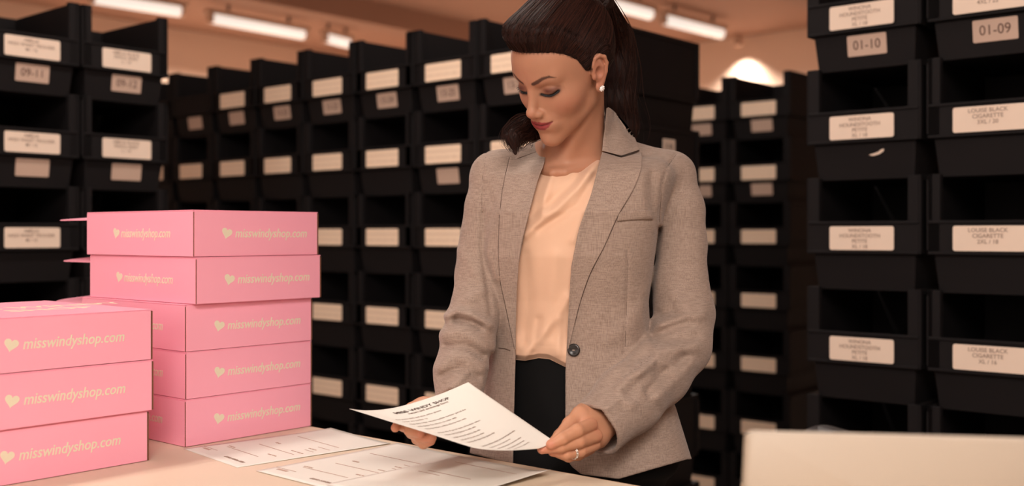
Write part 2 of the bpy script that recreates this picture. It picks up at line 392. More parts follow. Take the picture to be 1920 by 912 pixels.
def spec_far(c, r): return True, r in (0, 1), None, None, 1.0, ['column nearer the camera', 'column farther away'][c]
pf = W(1423, 440, 5.075); rack(pf, -AX*PITCH, (0, 1), RZ, None, 'distant right rack', 'bins of the distant right rack', spec_far)
# a torn scrap of paper left on the bin under the houndstooth card
bm = bmesh.new(); pts = [(-.022, -.006), (-.014, -.004), (.004, .001), (.014, .008), (.021, .009), (.020, .003), (.008, -.005), (-.010, -.009)]
f = bm.faces.new([bm.verts.new((x, 0, z)) for x, z in pts]); e = bmesh.ops.extrude_face_region(bm, geom=[f]); bmesh.ops.translate(bm, vec=(0, .0008, 0), verts=[v for v in e['geom'] if isinstance(v, bmesh.types.BMVert)])
o = bm_obj('paper_scrap', bm, M['card']); q = pr; o.location = (pr[0]+AX[0]*.035+BX[0]*.0125, pr[1]+AX[1]*.035+BX[1]*.0125, Z0-.3+.046); o.rotation_euler = (.138, 0, RZ)
tag(o, 'torn white paper scrap stuck to a black bin of the near right rack', 'paper scrap')
# small light card on the bare end of the middle rack
o = rounded_plate('location_card', .075, .05, .0015, .003, M['card']); pe = np.array(pm)+stepm*(-2)+AX*(BW/2+.0065)+BX*.235
o.location = (pe[0], pe[1], 1.343+.171*3.5/2.03*1.0*.98+.0); o.rotation_euler = (0, 0, RZ+math.pi/2); tag(o, 'small white location card on the end face of the middle rack', 'card')
me = text_mesh('C-05', .022); t_ = link('printed_number', me, M['ink_dark'], o); t_.location = (0, -.0006, 0)
# ---------------------------------------------------------------- table, boxes, sheets, laptop
TZ = .943
def T(px, py, z=TZ):
    Y = (CAMH-z)*FPX/(py-HORIZON); return W(px, py, Y)
ex, ey = togrid(T(900, 858))
root = empty('packing_table', grid(0, 0, 0), RZ); tag(root, 'long pale packing table with light wooden edging under the boxes and papers', 'table')
X0, X1, Y0, Y1 = -3.0, .35, ey-.95, ey
bm = bmesh.new(); bm_box(bm, (X0, Y0, TZ-.035), (X1, Y1, TZ)); bm_obj('tabletop', bm, M['table'], root, .002)
bm = bmesh.new(); bm_box(bm, (X0+.04, Y1-.06, TZ-.10), (X1-.04, Y1-.03, TZ-.0355)); bm_box(bm, (X0+.04, Y0+.03, TZ-.10), (X1-.04, Y0+.06, TZ-.0355)); bm_obj('apron', bm, M['steel'], root)
bm = bmesh.new(); bm_box(bm, (X0, Y1+.0003, TZ-.034), (X1, Y1+.003, TZ-.0005)); bm_obj('edging', bm, M['table_edge'], root)
for x in (X0+.06, X1-.06):
    for y in (Y0+.06, Y1-.06):
        bm = bmesh.new(); bm_box(bm, (x-.025, y-.025, 0), (x+.025, y+.025, TZ-.036)); bm_obj('leg', bm, M['steel'], root, .003)
# boxes
LX, LY, LH = .39, .30, .0893
def heart_mesh(s):
    bm = bmesh.new(); pts = []
    for i in range(40):
        t = 2*math.pi*i/40; pts.append((16*math.sin(t)**3/17*s, (13*math.cos(t)-5*math.cos(2*t)-2*math.cos(3*t)-math.cos(4*t))/17*s))
    a = -.25; pts = [(x*math.cos(a)-z*math.sin(a), x*math.sin(a)+z*math.cos(a)) for x, z in pts]
    f = bm.faces.new([bm.verts.new((x, 0, z)) for x, z in pts]); e = bmesh.ops.extrude_face_region(bm, geom=[f])
    bmesh.ops.translate(bm, vec=(0, .0004, 0), verts=[v for v in e['geom'] if isinstance(v, bmesh.types.BMVert)])
    bmesh.ops.recalc_face_normals(bm, faces=bm.faces); me = bpy.data.meshes.new('heart'); bm.to_mesh(me); bm.free(); me.materials.append(M['print']); return me
HEART = heart_mesh(.0125)
def logo(parent, loc, rz, k=1.0, sx=1.0):
    me = text_mesh('misswindyshop.com', .0255, shear=.22, align='LEFT', bold=.00025, sx=.86*sx)
    if not me.materials: me.materials.append(M['print'])
    t = link('web_address', me, None, parent); t.location = loc; t.rotation_euler = (0, 0, rz)
    h = link('heart', HEART, None, parent); c, s = math.cos(rz), math.sin(rz)
    h.location = (loc[0]-.018*c, loc[1]-.018*s, loc[2]+.001); h.rotation_euler = (0, 0, rz); return t
def make_box(corner, rz, lab, group, flap=True, top_print=False):
    """corner: the front corner on the ground; the box runs to -x (LX) and +y (LY)"""
    root = empty('mailer_box', corner, rz); tag(root, lab, 'box', group)
    bm = bmesh.new(); bm_box(bm, (-LX, 0, .0006), (-.0022, LY-.0025, LH-.0022)); bm_obj('tray', bm, M['pink'], root, .0008)
    # tuck-in front wall: its own sheet with the raw board showing at both ends
    bm = bmesh.new(); bm_box(bm, (-.0020, .0020, .0008), (0, LY-.003, LH-.0018)); bm_obj('front_wall', bm, M['pink'], root, .0006)
    bm = bmesh.new(); bm_box(bm, (-.022, LY-.0022, .001), (-.0005, LY+.0006, LH-.003)); bm_obj('board_edge', bm, M['board'], root, .0004)
    bm = bmesh.new(); bm_box(bm, (-.0018, .0002, .001), (-.0004, .0018, LH-.004)); bm_obj('board_edge', bm, M['board'], root, .0004)
    bm = bmesh.new(); bm_box(bm, (-LX, 0, LH-.0020), (-.0006, LY, LH-.0002)); lid = bm_obj('lid', bm, M['pink'], root, .0007)
    logo(root, (.0003, .069 if top_print is not None else .092, LH*.5), math.pi/2)
    logo(root, (-LX+.135, -.0003, LH*.5), 0.0)
    if flap:
        bm = bmesh.new(); pts = [(0, .004)]; n = 10
        for i in range(n+1):
            a = math.pi/2*i/n; pts.append((-.115-.045*math.sin(a), .004+.05*(1-math.cos(a))))
        pts += [(-.160, .15), (-.14, .185), (0, .20)]
        f = bm.faces.new([bm.verts.new((x, y, 0)) for x, y in pts]); e = bmesh.ops.extrude_face_region(bm, geom=[f])
        bmesh.ops.translate(bm, vec=(0, 0, .002), verts=[v for v in e['geom'] if isinstance(v, bmesh.types.BMVert)])
        o = bm_obj('dust_flap', bm, M['pink'], root, .0004); o.location = (-LX, .002, LH-.0175); o.rotation_euler = (math.radians(4.6), 0, 0)
    if top_print:
        for k, s in enumerate(('SHOP', 'MISS WINDY')):
            me = text_mesh(s, .062, bold=.001); me2 = me.copy(); me2.materials.clear(); me2.materials.append(M['print'])
            t = link('lid_print', me2, None, root); t.location = (-.14-.075*k, .185, LH-.0002); t.rotation_euler = (-math.pi/2, 0, 0); t.rotation_euler = (math.pi/2*-1, 0, math.radians(90))
    return root
def stack(specs, Yc, labs, group, flaps, topp, back=0):
    z = TZ+.0002
    for (px, dr), lab, fl in zip(specs, labs, flaps):
        p = W(px, HORIZON, Yc)
        p = p-BX*back
        make_box((p[0], p[1], z), RZ+dr, lab, group, fl, (lab is labs[-1]) if topp else None); z += LH
stack([(347, .0), (348, .004), (347.5, -.002), (367.5, .006), (363, .012)], 2.03,
      ['pink mailer box at the bottom of the tall stack', 'pink mailer box second from the bottom of the tall stack', 'pink mailer box in the middle of the tall stack',
       'pink mailer box second from the top of the tall stack', 'pink mailer box on top of the tall stack'], 'boxes of the tall stack', [False, False, True, True, True], False)
stack([(279, .0), (287, -.004), (286, .0)], 1.912,
      ['pink mailer box at the bottom of the short near stack', 'pink mailer box in the middle of the short near stack', 'pink mailer box on top of the short near stack with printed lid'], 'boxes of the short near stack', [False]*3, True, LY)
# printed sheets on the table
def sheet(corner, ang, w, h, z, lab, lines, curl=.004, seed=0):
    """flat printed sheet: corner = its near left corner, w runs along ang"""
    root = empty('paper_sheet', (corner[0], corner[1], z), ang); tag(root, lab, 'paper', 'printed sheets lying on the table')
    n, m_ = 24, 18; V = []; F = []
    rr = random.Random(seed)
    def zz(u, v): return curl*(max(0, u-.75)/.25)**2*(max(0, v-.4))+curl*.5*(max(0, .15-v)/.15)**2*u+.0004
    for k in (0, 1):
        for j in range(m_+1):
            for i in range(n+1):
                u, v = i/n, j/m_; V.append((u*w, v*h, zz(u, v)-k*.0003))
    P = (n+1)*(m_+1)
    for k in (0, 1):
        for j in range(m_):
            for i in range(n):
                q = [k*P+j*(n+1)+i, k*P+j*(n+1)+i+1, k*P+(j+1)*(n+1)+i+1, k*P+(j+1)*(n+1)+i]; F.append(q if k == 0 else q[::-1])
    for i in range(n): F.append([i, P+i, P+i+1, i+1]); a = m_*(n+1)+i; F.append([a, a+1, P+a+1, P+a])
    for j in range(m_): a = j*(n+1); F.append([a, a+n+1, P+a+n+1, P+a]); a += n; F.append([a, P+a, P+a+n+1, a+n+1])
    me = mesh_np('page', V, F); link('page', me, M['paper'], root)
    for kind, u, v, a, b, txt in lines:
        if kind == 't':
            t = link('printed_line', text_mesh(txt, a, bold=.0002), None, root); t.data = t.data.copy(); t.data.materials.clear(); t.data.materials.append(M['ink'] if b else M['print_ink'])
            t.location = (u*w, v*h, zz(u, v)+.0004); t.rotation_euler = (-math.pi/2, 0, math.pi/2)
        else:
            bm = bmesh.new(); bm_box(bm, (-a/2, -b/2, 0), (a/2, b/2, .0002)); o = bm_obj('printed_rule', bm, M['print_ink'], root); o.location = (u*w, v*h, zz(u, v)+.0003)
    return root
inv = [('t', .085, .30, .0085, 1, 'MISS WINDY SHOP'), ('r', .10, .86, .006, .028, ''), ('r', .125, .86, .0015, .055, ''), ('r', .22, .55, .0018, .12, ''), ('r', .40, .45, .0018, .13, ''), ('r', .70, .50, .0018, .15, ''),
       ('t', .30, .25, .005, 0, 'invoice 10482'), ('t', .45, .22, .005, 0, '2 x blouse  1 x skirt'), ('t', .50, .68, .007, 0, 'Order'), ('t', .56, .24, .005, 0, 'total incl. vat'), ('t', .24, .80, .005, 0, 'Postal code'), ('r', .52, .20, .0015, .03, ''), ('r', .62, .20, .0015, .04, '')]
s1 = T(445, 878); d = T(750, 831)-s1; a1 = math.atan2(d[1], d[0])
sheet(s1, a1, .318, .215, TZ+.0003, 'printed order sheet partly under the tall pink stack', inv, .003, 1)
s2 = T(612, 925); q = T(480, 885); 
d2 = T(752, 833)-q; a2 = math.atan2(d2[1], d2[0]); n2 = np.array([math.sin(a2), -math.cos(a2), 0])
sheet(q+n2*.215, a2, .318, .215, TZ+.0012, 'printed order sheet lying in the middle of the table front', inv, .003, 2)
q = T(860, 860); d3 = T(1048, 897)-q; a3 = math.atan2(d3[1], d3[0]); n3 = np.array([math.sin(a3), -math.cos(a3), 0])
sheet(q+n3*.297, a3, .215, .297, TZ+.0040, "printed order sheet nearest the table's back edge, shaded by the held sheet", [('r', .5, .86, .15, .0015, ''), ('r', .45, .6, .10, .0018, ''), ('r', .3, .55, .05, .0018, '')], .012, 3)
# laptop, seen from behind its lid
root = empty('laptop', (0, 0, 0)); tag(root, 'open pale laptop seen from behind its lid at the bottom right', 'laptop')
tl = W(1396, 806, 1.12); an = math.radians(-8.6); LW, LD = .335, .222
dx = np.array([math.cos(an), math.sin(an), 0]); dn = np.array([-math.sin(an), math.cos(an), 0])
zt = TZ+.014; rise = tl[2]-zt; back = math.sqrt(LD**2-rise**2)
hinge = tl+dn*back; hinge[2] = zt
root.location = (hinge+dx*LW/2).tolist(); root.location.z = TZ; root.rotation_euler = (0, 0, an)
def slab(name, w, d, h, r, mat, parent, bev=.002):
    bm = bmesh.new(); pts = []
    for cx, cy, a0 in ((w/2-r, d-r, 0), (-w/2+r, d-r, 90), (-w/2+r, r, 180), (w/2-r, r, 270)):
        for i in range(7):
            a = math.radians(a0+15*i); pts.append((cx+r*math.cos(a), cy+r*math.sin(a)))
    f = bm.faces.new([bm.verts.new((x, y, 0)) for x, y in pts]); e = bmesh.ops.extrude_face_region(bm, geom=[f])
    bmesh.ops.translate(bm, vec=(0, 0, h), verts=[v for v in e['geom'] if isinstance(v, bmesh.types.BMVert)]); return bm_obj(name, bm, mat, parent, bev, True)
base = slab('keyboard_base', LW, LD, .013, .012, M['lid'], root)
tilt = math.atan2(rise, back)
lid = slab('lid', LW, LD, .005, .010, M['lid'], root, .0016); lid.location = (0, 0, .0145)
# local +y of the lid slab runs up and towards the camera
lid.rotation_euler = (math.pi-tilt, 0, 0)
scr = slab('screen', LW-.02, LD-.03, .0008, .003, M['dark'], lid, 0); scr.location = (0, .018, -.0009)
hb = bmesh.new(); bmesh.ops.create_cone(hb, cap_ends=True, segments=16, radius1=.005, radius2=.005, depth=LW*.8); bmesh.ops.rotate(hb, verts=hb.verts, matrix=Matrix.Rotation(math.pi/2, 3, 'Y')); o = bm_obj('hinge', hb, M['dark'], root, 0, True); o.location = (0, .001, .013)
for r in range(5):
    for k in range(13):
        bm = bmesh.new(); bm_box(bm, (-.0095, -.0085, 0), (.0095, .0085, .0012)); o = bm_obj('key', bm, M['dark'], base, .0006); o.location = (-.132+k*.022, .045+r*.021, .0128)
pj = grid(.62, ey-.06, TZ)
pj = T(1558, 965)
root = empty('tape_roll', (pj[0], pj[1], TZ), .3); tag(root, 'small dark glossy tape roll just showing above the laptop lid', 'tape roll')
def torus(name, R, r, h, mat, parent):
    bm = bmesh.new(); n = 40; rings = []
    for i in range(n):
        a = 2*math.pi*i/n; c, s_ = math.cos(a), math.sin(a)
        rings.append([bm.verts.new((c*q, y, R+s_*q)) for q, y in ((r, -h/2), (R, -h/2), (R, h/2), (r, h/2))])
    for i in range(n):
        u, v = rings[i], rings[(i+1) % n]
        for k in range(4): bm.faces.new([u[k], v[k], v[(k+1) % 4], u[(k+1) % 4]])
    return bm_obj(name, bm, mat, parent, .001, False)
torus('tape_winding', .062, .045, .05, M['dark'], root)
torus('core', .0445, .038, .05, M['board'], root).location = (0, 0, .0175)
# ---------------------------------------------------------------- the person's head
HR = rotm(-.870, .577, .208); HT = np.array([.0930, 1.97, 1.6394])
def to_head(P): return (P-HT.astype(np.float32))@HR.astype(np.float32)
def from_head(p): return np.asarray(p)@HR.T+HT
def fl(q, pts, w, amp):
    """a groove or ridge that follows the front of the face, given as (x, z) points"""
    f = q.copy(); f[:, 1] = 0
    return gline(f, [(x, 0, z) for x, z in pts], w, amp)*(q[:, 1] < -.055)
MOUTH = [(0, -.0590), (.008, -.0586), (.017, -.0570), (.0255, -.0540)]
LID = [(.0165, .0000), (.0225, -.0022), (.0310, -.0032), (.0395, -.0016), (.0470, .0030)]
CREASE = [(.0175, .0100), (.0240, .0140), (.0330, .0150), (.0420, .0130), (.0485, .0080)]
HAIRLINE_Y = [-.10, -.078, -.060, -.042, -.026, -.014, -.004, .012, .028, .040, .060, .090, .12]
HAIRLINE_Z = [.084, .080, .073, .060, .042, .016, .010, .030, .020, -.010, -.045, -.070, -.08]
def face_sdf(p):
    q = p.copy(); q[:, 0] = np.abs(q[:, 0])
    d = s_ell(q, (0, .018, .040), (.073, .092, .088))
    d = smin(d, s_ell(q, (0, -.028, -.012), (.060, .058, .082)), .03)
    d = smin(d, s_ell(q, (0, -.040, .050), (.055, .048, .050)), .03)
    d = smin(d, s_cone(q, (.042, -.002, -.055), (.008, -.070, -.096), .011, .011), .03)
    d = smin(d, s_ell(q, (0, -.050, -.055), (.038, .040, .045)), .02)
    d = smin(d, s_ell(q, (.038, -.048, -.022), (.024, .026, .025)), .02)
    d = smin(d, s_ell(q, (0, -.073, -.095), (.015, .018, .015)), .018)
    # brow, sockets
    d = smin(d, s_cone(q, (.010, -.080, .026), (.043, -.066, .030), .006, .005), .018)
    d += gb(q, (.031, -.088, .008), (.016, .02, .011), .0060)
    d += gb(q, (.014, -.094, .008), (.007, .012, .012), .0030)
    # nose
    d = smin(d, s_chain(q, [(0, -.077, .022), (0, -.0875, .000), (0, -.101, -.026)], [.0075, .0070, .0080], .006), .013)
    d = smin(d, s_ell(q, (0, -.1035, -.0305), (.0095, .0090, .0080)), .008)
    d = smin(d, s_ell(q, (.0105, -.0940, -.0350), (.0068, .0098, .0064)), .006)
    d = smin(d, s_cone(q, (0, -.102, -.036), (0, -.091, -.043), .0040, .005), .006)
    d = smax(d, -s_ell(q, (.0062, -.0985, -.0415), (.0030, .0050, .0035)), .002)
    # mouth
    d = smin(d, s_ell(q, (0, -.076, -.058), (.028, .018, .022)), .014)
    d = smin(d, s_chain(q, [(0, -.0900, -.0545), (.008, -.0895, -.0540), (.025, -.0800, -.0540)], [.0042, .0044, .0015], .003), .005)
    d = smin(d, s_chain(q, [(0, -.0885, -.0640), (.010, -.0870, -.0630), (.024, -.0800, -.0560)], [.0056, .0052, .0015], .003), .005)
    d += fl(q, MOUTH, .0018, .0024)
    d += gb(q, (.0285, -.0790, -.0525), (.005, .010, .005), .0005)
    d += gline(q, [(0, -.098, -.046), (0, -.098, -.050)], .003, .0008)
    d += gb(q, (0, -.092, -.076), (.018, .01, .006), .0022)
    d += fl(q, [(.017, -.036), (.025, -.043), (.032, -.053)], .005, .0006)
    # eyelids over the eyeballs, looking down
    d = smin(d, s_ell(q, (.0310, -.0690, .0060), (.0155, .0125, .0115)), .005)
    d += fl(q, LID, .0013, .0014)
    d += fl(q, CREASE, .0020, .0010)
    return d
def ear_sdf(p):
    q = p.copy(); q[:, 0] = np.abs(q[:, 0])
    rim = [(.0715, -.001, .004), (.0750, .000, .018), (.0780, .007, .028), (.0815, .017, .030), (.0840, .0255, .023), (.0840, .0275, .010), (.0805, .0235, -.005), (.0765, .0150, -.018), (.0735, .0080, -.027)]
    d = s_chain(q, rim, [.0030, .0032, .0034, .0034, .0036, .0036, .0036, .0042, .0060], .002)
    d = smin(d, s_ell(q, (.0735, .013, .004), (.0072, .0165, .0270)), .004)
    d = smin(d, s_ell(q, (.0765, .014, .010), (.0045, .0150, .0240)), .002)
    d = smin(d, s_chain(q, [(.0785, .016, .020), (.0800, .0195, .008), (.0780, .0165, -.006), (.0745, .0080, -.012)], [.0028, .0032, .0030, .0028], .002), .002)
    d = smax(d, -s_ell(q, (.0810, .0080, .001), (.0075, .0075, .0105)), .003)
    d = smin(d, s_ell(q, (.0735, -.0020, -.004), (.0042, .0042, .0062)), .003)
    d = smin(d, s_ell(q, (.0725, .0045, -.0275), (.0045, .0075, .0095)), .004)
    return d
NECK_TOP = from_head((0, .030, -.030)); NECK_BASE = W(1082, 300, 2.085)
def neck_chest_sdf(P):
    d = s_cone(P, NECK_TOP, NECK_BASE, .049, .053)
    d = smin(d, s_cone(P, from_head((.045, .02, -.035)), W(1052, 318, 2.03), .009, .006), .03)
    d = smin(d, s_cone(P, from_head((-.045, .02, -.035)), W(1035, 318, 2.04), .009, .006), .03)
    d = smin(d, s_cone(P, W(960, 335, 2.12), W(1225, 330, 2.14), .033, .033), .03)
    d = smin(d, s_ell(P, W(1065, 420, 2.12), (.17, .105, .17)), .05)
    d = smin(d, s_cone(P, W(1060, 324, 2.005), W(1160, 305, 2.07), .008, .006), .02)
    d = smin(d, s_cone(P, W(1036, 325, 2.005), W(990, 310, 2.08), .008, .006), .02)
    return d
def skin_sdf(P):
    p = to_head(P)
    d = smin(face_sdf(p), ear_sdf(p), .003)
    # the neck's crease under the jaw
    return smin(d, neck_chest_sdf(P), .010)
def skin_colour(V):
    p = to_head(V.astype(np.float32)); N = len(V)
    q = p.copy(); q[:, 0] = np.abs(q[:, 0])
    base = np.array(srgb(178, 128, 102)[:3]); col = np.tile(base, (N, 1))
    def mix(c, m):
        nonlocal col
        m = np.clip(m, 0, 1)[:, None]; col = col*(1-m)+np.array(srgb(*c)[:3])*m
    ok = (np.linalg.norm(p, axis=1) < .17)
    g = lambda c, w, a: gb(q, c, w, a)*ok
    mix((176, 104, 84), g((.048, -.055, -.028), (.022, .03, .018), .45))
    mix((170, 98, 80), g((0, -.115, -.035), (.014, .012, .012), .30))
    mix((166, 92, 76), g((.078, .012, .0), (.010, .03, .035), .40))
    rt = q[:, 2]-np.interp(q[:, 1], HAIRLINE_Y, HAIRLINE_Z); mix((44, 27, 22), np.clip((rt+.0045+.0012*np.sin(q[:, 0]*900)+.0010*np.sin(q[:, 0]*2100+1))/.006, 0, .96)*ok*(q[:, 0] < .0765))
    # lips
    f = q.copy(); f[:, 1] = 0; fr = (p[:, 1] < -.06)*ok
    up = s_chain(f, [(0, 0, -.0555), (.005, 0, -.0543), (.013, 0, -.0548), (.0255, 0, -.0543)], [.0030, .0036, .0030, .0008], .001)
    lo = s_chain(f, [(0, 0, -.0640), (.009, 0, -.0630), (.017, 0, -.0597), (.0255, 0, -.0548)], [.0054, .0050, .0036, .0008], .001)
    mix((146, 60, 62), np.clip(.5-np.minimum(up, lo)/.0012, 0, 1)*fr)
    mix((92, 36, 38), fl(q, MOUTH, .0010, .9)*ok)
    # eye make-up, lash line, brows
    mix((92, 50, 42), gb(f, (.0335, 0, .0065), (.0145, 1, .0066), .95)*fr)
    mix((96, 56, 48), gb(f, (.0440, 0, .0070), (.007, 1, .006), .6)*fr)
    mix((30, 18, 17), fl(q, [(x, z-.0005) for x, z in LID], .0028, 1.25)*ok)
    br = s_chain(f, [(.0125, 0, .0235), (.0220, 0, .0275), (.0330, 0, .0330), (.0430, 0, .0345), (.0525, 0, .0300)], [.0032, .0034, .0028, .0020, .0006], .001)
    mix((62, 34, 26), np.clip(.5-br/.0016, 0, 1)*.92*(p[:, 1] < -.04)*ok)
    return np.c_[col, np.ones(N)]
# ---------------------------------------------------------------- the person
person = empty('person', (.12, 2.09, 0)); bpy.context.view_layer.update()
tag(person, 'woman with a dark ponytail in a grey-beige blazer reading a printed sheet she holds', 'person')
def padd(name, V, F, mat, col=None, parent=None):
    off = np.array([.12, 2.09, 0.0]); me = mesh_np(name, np.asarray(V)-off, F)
    if col is not None: set_col(me, col)
    return link(name, me, mat, parent or person)
# torso sections: pixel row, left and right pixel, centre depth, half depth
PSI = -.33
SEC = [(286, 930, 1262, 2.10, .085), (330, 906, 1260, 2.09, .112), (400, 903, 1240, 2.08, .130), (480, 905, 1228, 2.08, .128), (560, 915, 1217, 2.085, .112),
       (640, 915, 1222, 2.09, .108), (700, 908, 1238, 2.09, .115), (760, 898, 1260, 2.09, .124), (860, 882, 1290, 2.09, .135), (930, 872, 1305, 2.09, .14)]
_z, _cx, _cy, _a, _b = [], [], [], [], []
for py, l, r, Yc, b in SEC:
    p0, p1 = W(l, py, Yc), W(r, py, Yc); ext = (p1[0]-p0[0])/2
    _z.append(p0[2]); _cx.append((p0[0]+p1[0])/2); _cy.append(Yc); _b.append(b)
    _a.append(math.sqrt(max(ext**2-(b*math.sin(PSI))**2, .01))/math.cos(PSI))
_z, _cx, _cy, _a, _b = [np.array(q)[::-1] for q in (_z, _cx, _cy, _a, _b)]
cP, sP = math.cos(PSI), math.sin(PSI)
def torso_sdf(P):
    z = P[:, 2]; cx = np.interp(z, _z, _cx); cy = np.interp(z, _z, _cy); a = np.interp(z, _z, _a); b = np.interp(z, _z, _b)
    x = P[:, 0]-cx; y = P[:, 1]-cy; u = x*cP+y*sP; v = -x*sP+y*cP
    n = 2.35; k0 = (np.abs(u/a)**n+np.abs(v/b)**n)**(1/n)+1e-6
    g = np.sqrt((u/(a*a))**2+(v/(b*b))**2)/np.sqrt((u/a)**2+(v/b)**2+1e-9)+1e-6
    return (k0-1)/g
def tfront(P):
    """how far in front of the torso's middle plane a point lies (positive = front)"""
    z = P[:, 2]; x = P[:, 0]-np.interp(z, _z, _cx); y = P[:, 1]-np.interp(z, _z, _cy)
    return -(-x*sP+y*cP)
def uv(P):
    return 960+FPX*P[:, 0]/P[:, 1], HORIZON-FPX*(P[:, 2]-CAMH)/P[:, 1]
SH = [(W(1010, 320, 2.12), W(928, 332, 2.11), .050, .046), (W(1128, 300, 2.13), W(1256, 333, 2.12), .054, .046)]
BUST = [(W(965, 440, 1.985), (.050, .035, .050)), (W(1105, 440, 2.03), (.055, .035, .052))]
def hull_sdf(P):
    """the jacket's closed outside, before the front is opened"""
    ztop = W(0, 300, 2.1)[2]
    d = smax(torso_sdf(P), P[:, 2]-ztop, .05)
    for a, b, ra, rb in SH: d = smin(d, s_cone(P, a, b, ra, rb), .04)
    d = smin(d, s_cone(P, NECK_BASE+np.array([0, .03, -.01]), from_head((0, .045, -.05)), .062, .050), .03)
    return d
AL = [W(932, 334, 2.11), W(922, 390, 2.10), W(912, 450, 2.10), W(901, 515, 2.09), W(893, 580, 2.06), W(877, 640, 2.02), W(865, 700, 1.98), W(860, 758, 1.93)]
RL = [.044, .046, .045, .043, .043, .044, .044, .043]
AR = [W(1258, 334, 2.12), W(1272, 395, 2.11), W(1275, 460, 2.11), W(1272, 530, 2.10), W(1283, 590, 2.08), W(1274, 648, 2.04), W(1232, 700, 1.99), W(1180, 748, 1.93), W(1116, 806, 1.865)]
RR = [.046, .045, .046, .051, .052, .054, .056, .056, .052]
def pline_d(u, v, pts):
    d = None
    for (x0, y0), (x1, y1) in zip(pts[:-1], pts[1:]):
        dx, dy = x1-x0, y1-y0; h = np.clip(((u-x0)*dx+(v-y0)*dy)/(dx*dx+dy*dy+1e-9), 0, 1)
        e = np.hypot(u-x0-dx*h, v-y0-dy*h); d = e if d is None else np.minimum(d, e)
    return d
# cloth folds: (points, width, height) in the picture's scale; + is a ridge
FOLD_L = [([(838, 592), (858, 583), (885, 590), (918, 610)], 7, .006), ([(856, 600), (880, 605), (900, 613)], 6, -.005), ([(832, 628), (862, 620), (900, 640), (918, 652)], 8, .004),
          ([(838, 650), (872, 648), (905, 668)], 6, -.004), ([(826, 690), (850, 668), (880, 672), (905, 690)], 8, .004), ([(828, 705), (862, 690), (896, 708)], 5, -.003),
          ([(880, 560), (905, 545)], 8, .003), ([(862, 470), (900, 520)], 10, .002), ([(845, 730), (875, 700)], 6, .003)]
FOLD_R = [([(1226, 634), (1245, 622), (1262, 613), (1290, 604)], 8, -.0045), ([(1236, 660), (1268, 654), (1305, 650)], 10, .005), ([(1232, 644), (1262, 636), (1306, 632)], 7, -.0030), ([(1240, 610), (1270, 600), (1318, 590)], 9, .005),
          ([(1146, 722), (1168, 700), (1190, 680), (1212, 664)], 7, -.0022), ([(1160, 728), (1185, 706), (1222, 682)], 8, .004), ([(1182, 738), (1205, 715), (1232, 770)], 8, -.002),
          ([(1200, 700), (1232, 672), (1262, 690)], 8, .004), ([(1215, 735), (1242, 700), (1282, 670)], 7, -.004), ([(1235, 745), (1268, 712), (1300, 680)], 8, .003), ([(1262, 555), (1285, 572), (1322, 575)], 10, .003), ([(1238, 590), (1262, 585)], 7, -.003),
          ([(1130, 770), (1165, 745), (1185, 760)], 8, .003)]
FOLD_T = [([(1177, 470), (1175, 560), (1170, 660), (1165, 740)], 2.2, -.0016), ([(1165, 417), (1195, 413), (1226, 413)], 2.0, -.0016), ([(918, 430), (912, 470), (930, 520)], 7, .0035), ([(925, 380), (917, 420), (910, 450)], 6, -.003),
          ([(1205, 320), (1200, 370), (1215, 400)], 10, .004), ([(1222, 330), (1222, 395)], 7, -.003), ([(1210, 560), (1190, 600), (1140, 640)], 12, .003), ([(1215, 590), (1200, 640)], 7, -.003), ([(1176, 700), (1240, 740), (1262, 800)], 4, -.002),
          ([(925, 560), (935, 620)], 6, -.002), ([(1213, 560), (1222, 640), (1250, 760)], 5, -.003)]
def folds(P, F, k):
    u, v = uv(P); s = 0
    for pts, w_, amp in F: s = s+amp*np.exp(-(pline_d(u, v, pts)/(w_*1.25))**2)
    return s*k
OPL = [(200, 1060), (250, 1024), (262, 1020), (300, 1018), (340, 1008), (430, 985), (500, 972), (570, 967), (670, 967), (770, 964), (880, 962), (960, 962)]
OPR = [(200, 1139), (250, 1134), (285, 1129), (360, 1110), (430, 1085), (500, 1071), (600, 1065), (700, 1060), (800, 1060), (845, 1062), (870, 1068), (900, 1090), (960, 1120)]
def outer_sdf(P):
    return jacket_sdf(P, True)
def collar_sdf(P):
    return smin(outer_sdf(P), s_cone(P, W(1100, 300, 2.115), W(1096, 203, 2.10), .106, .046), .012)
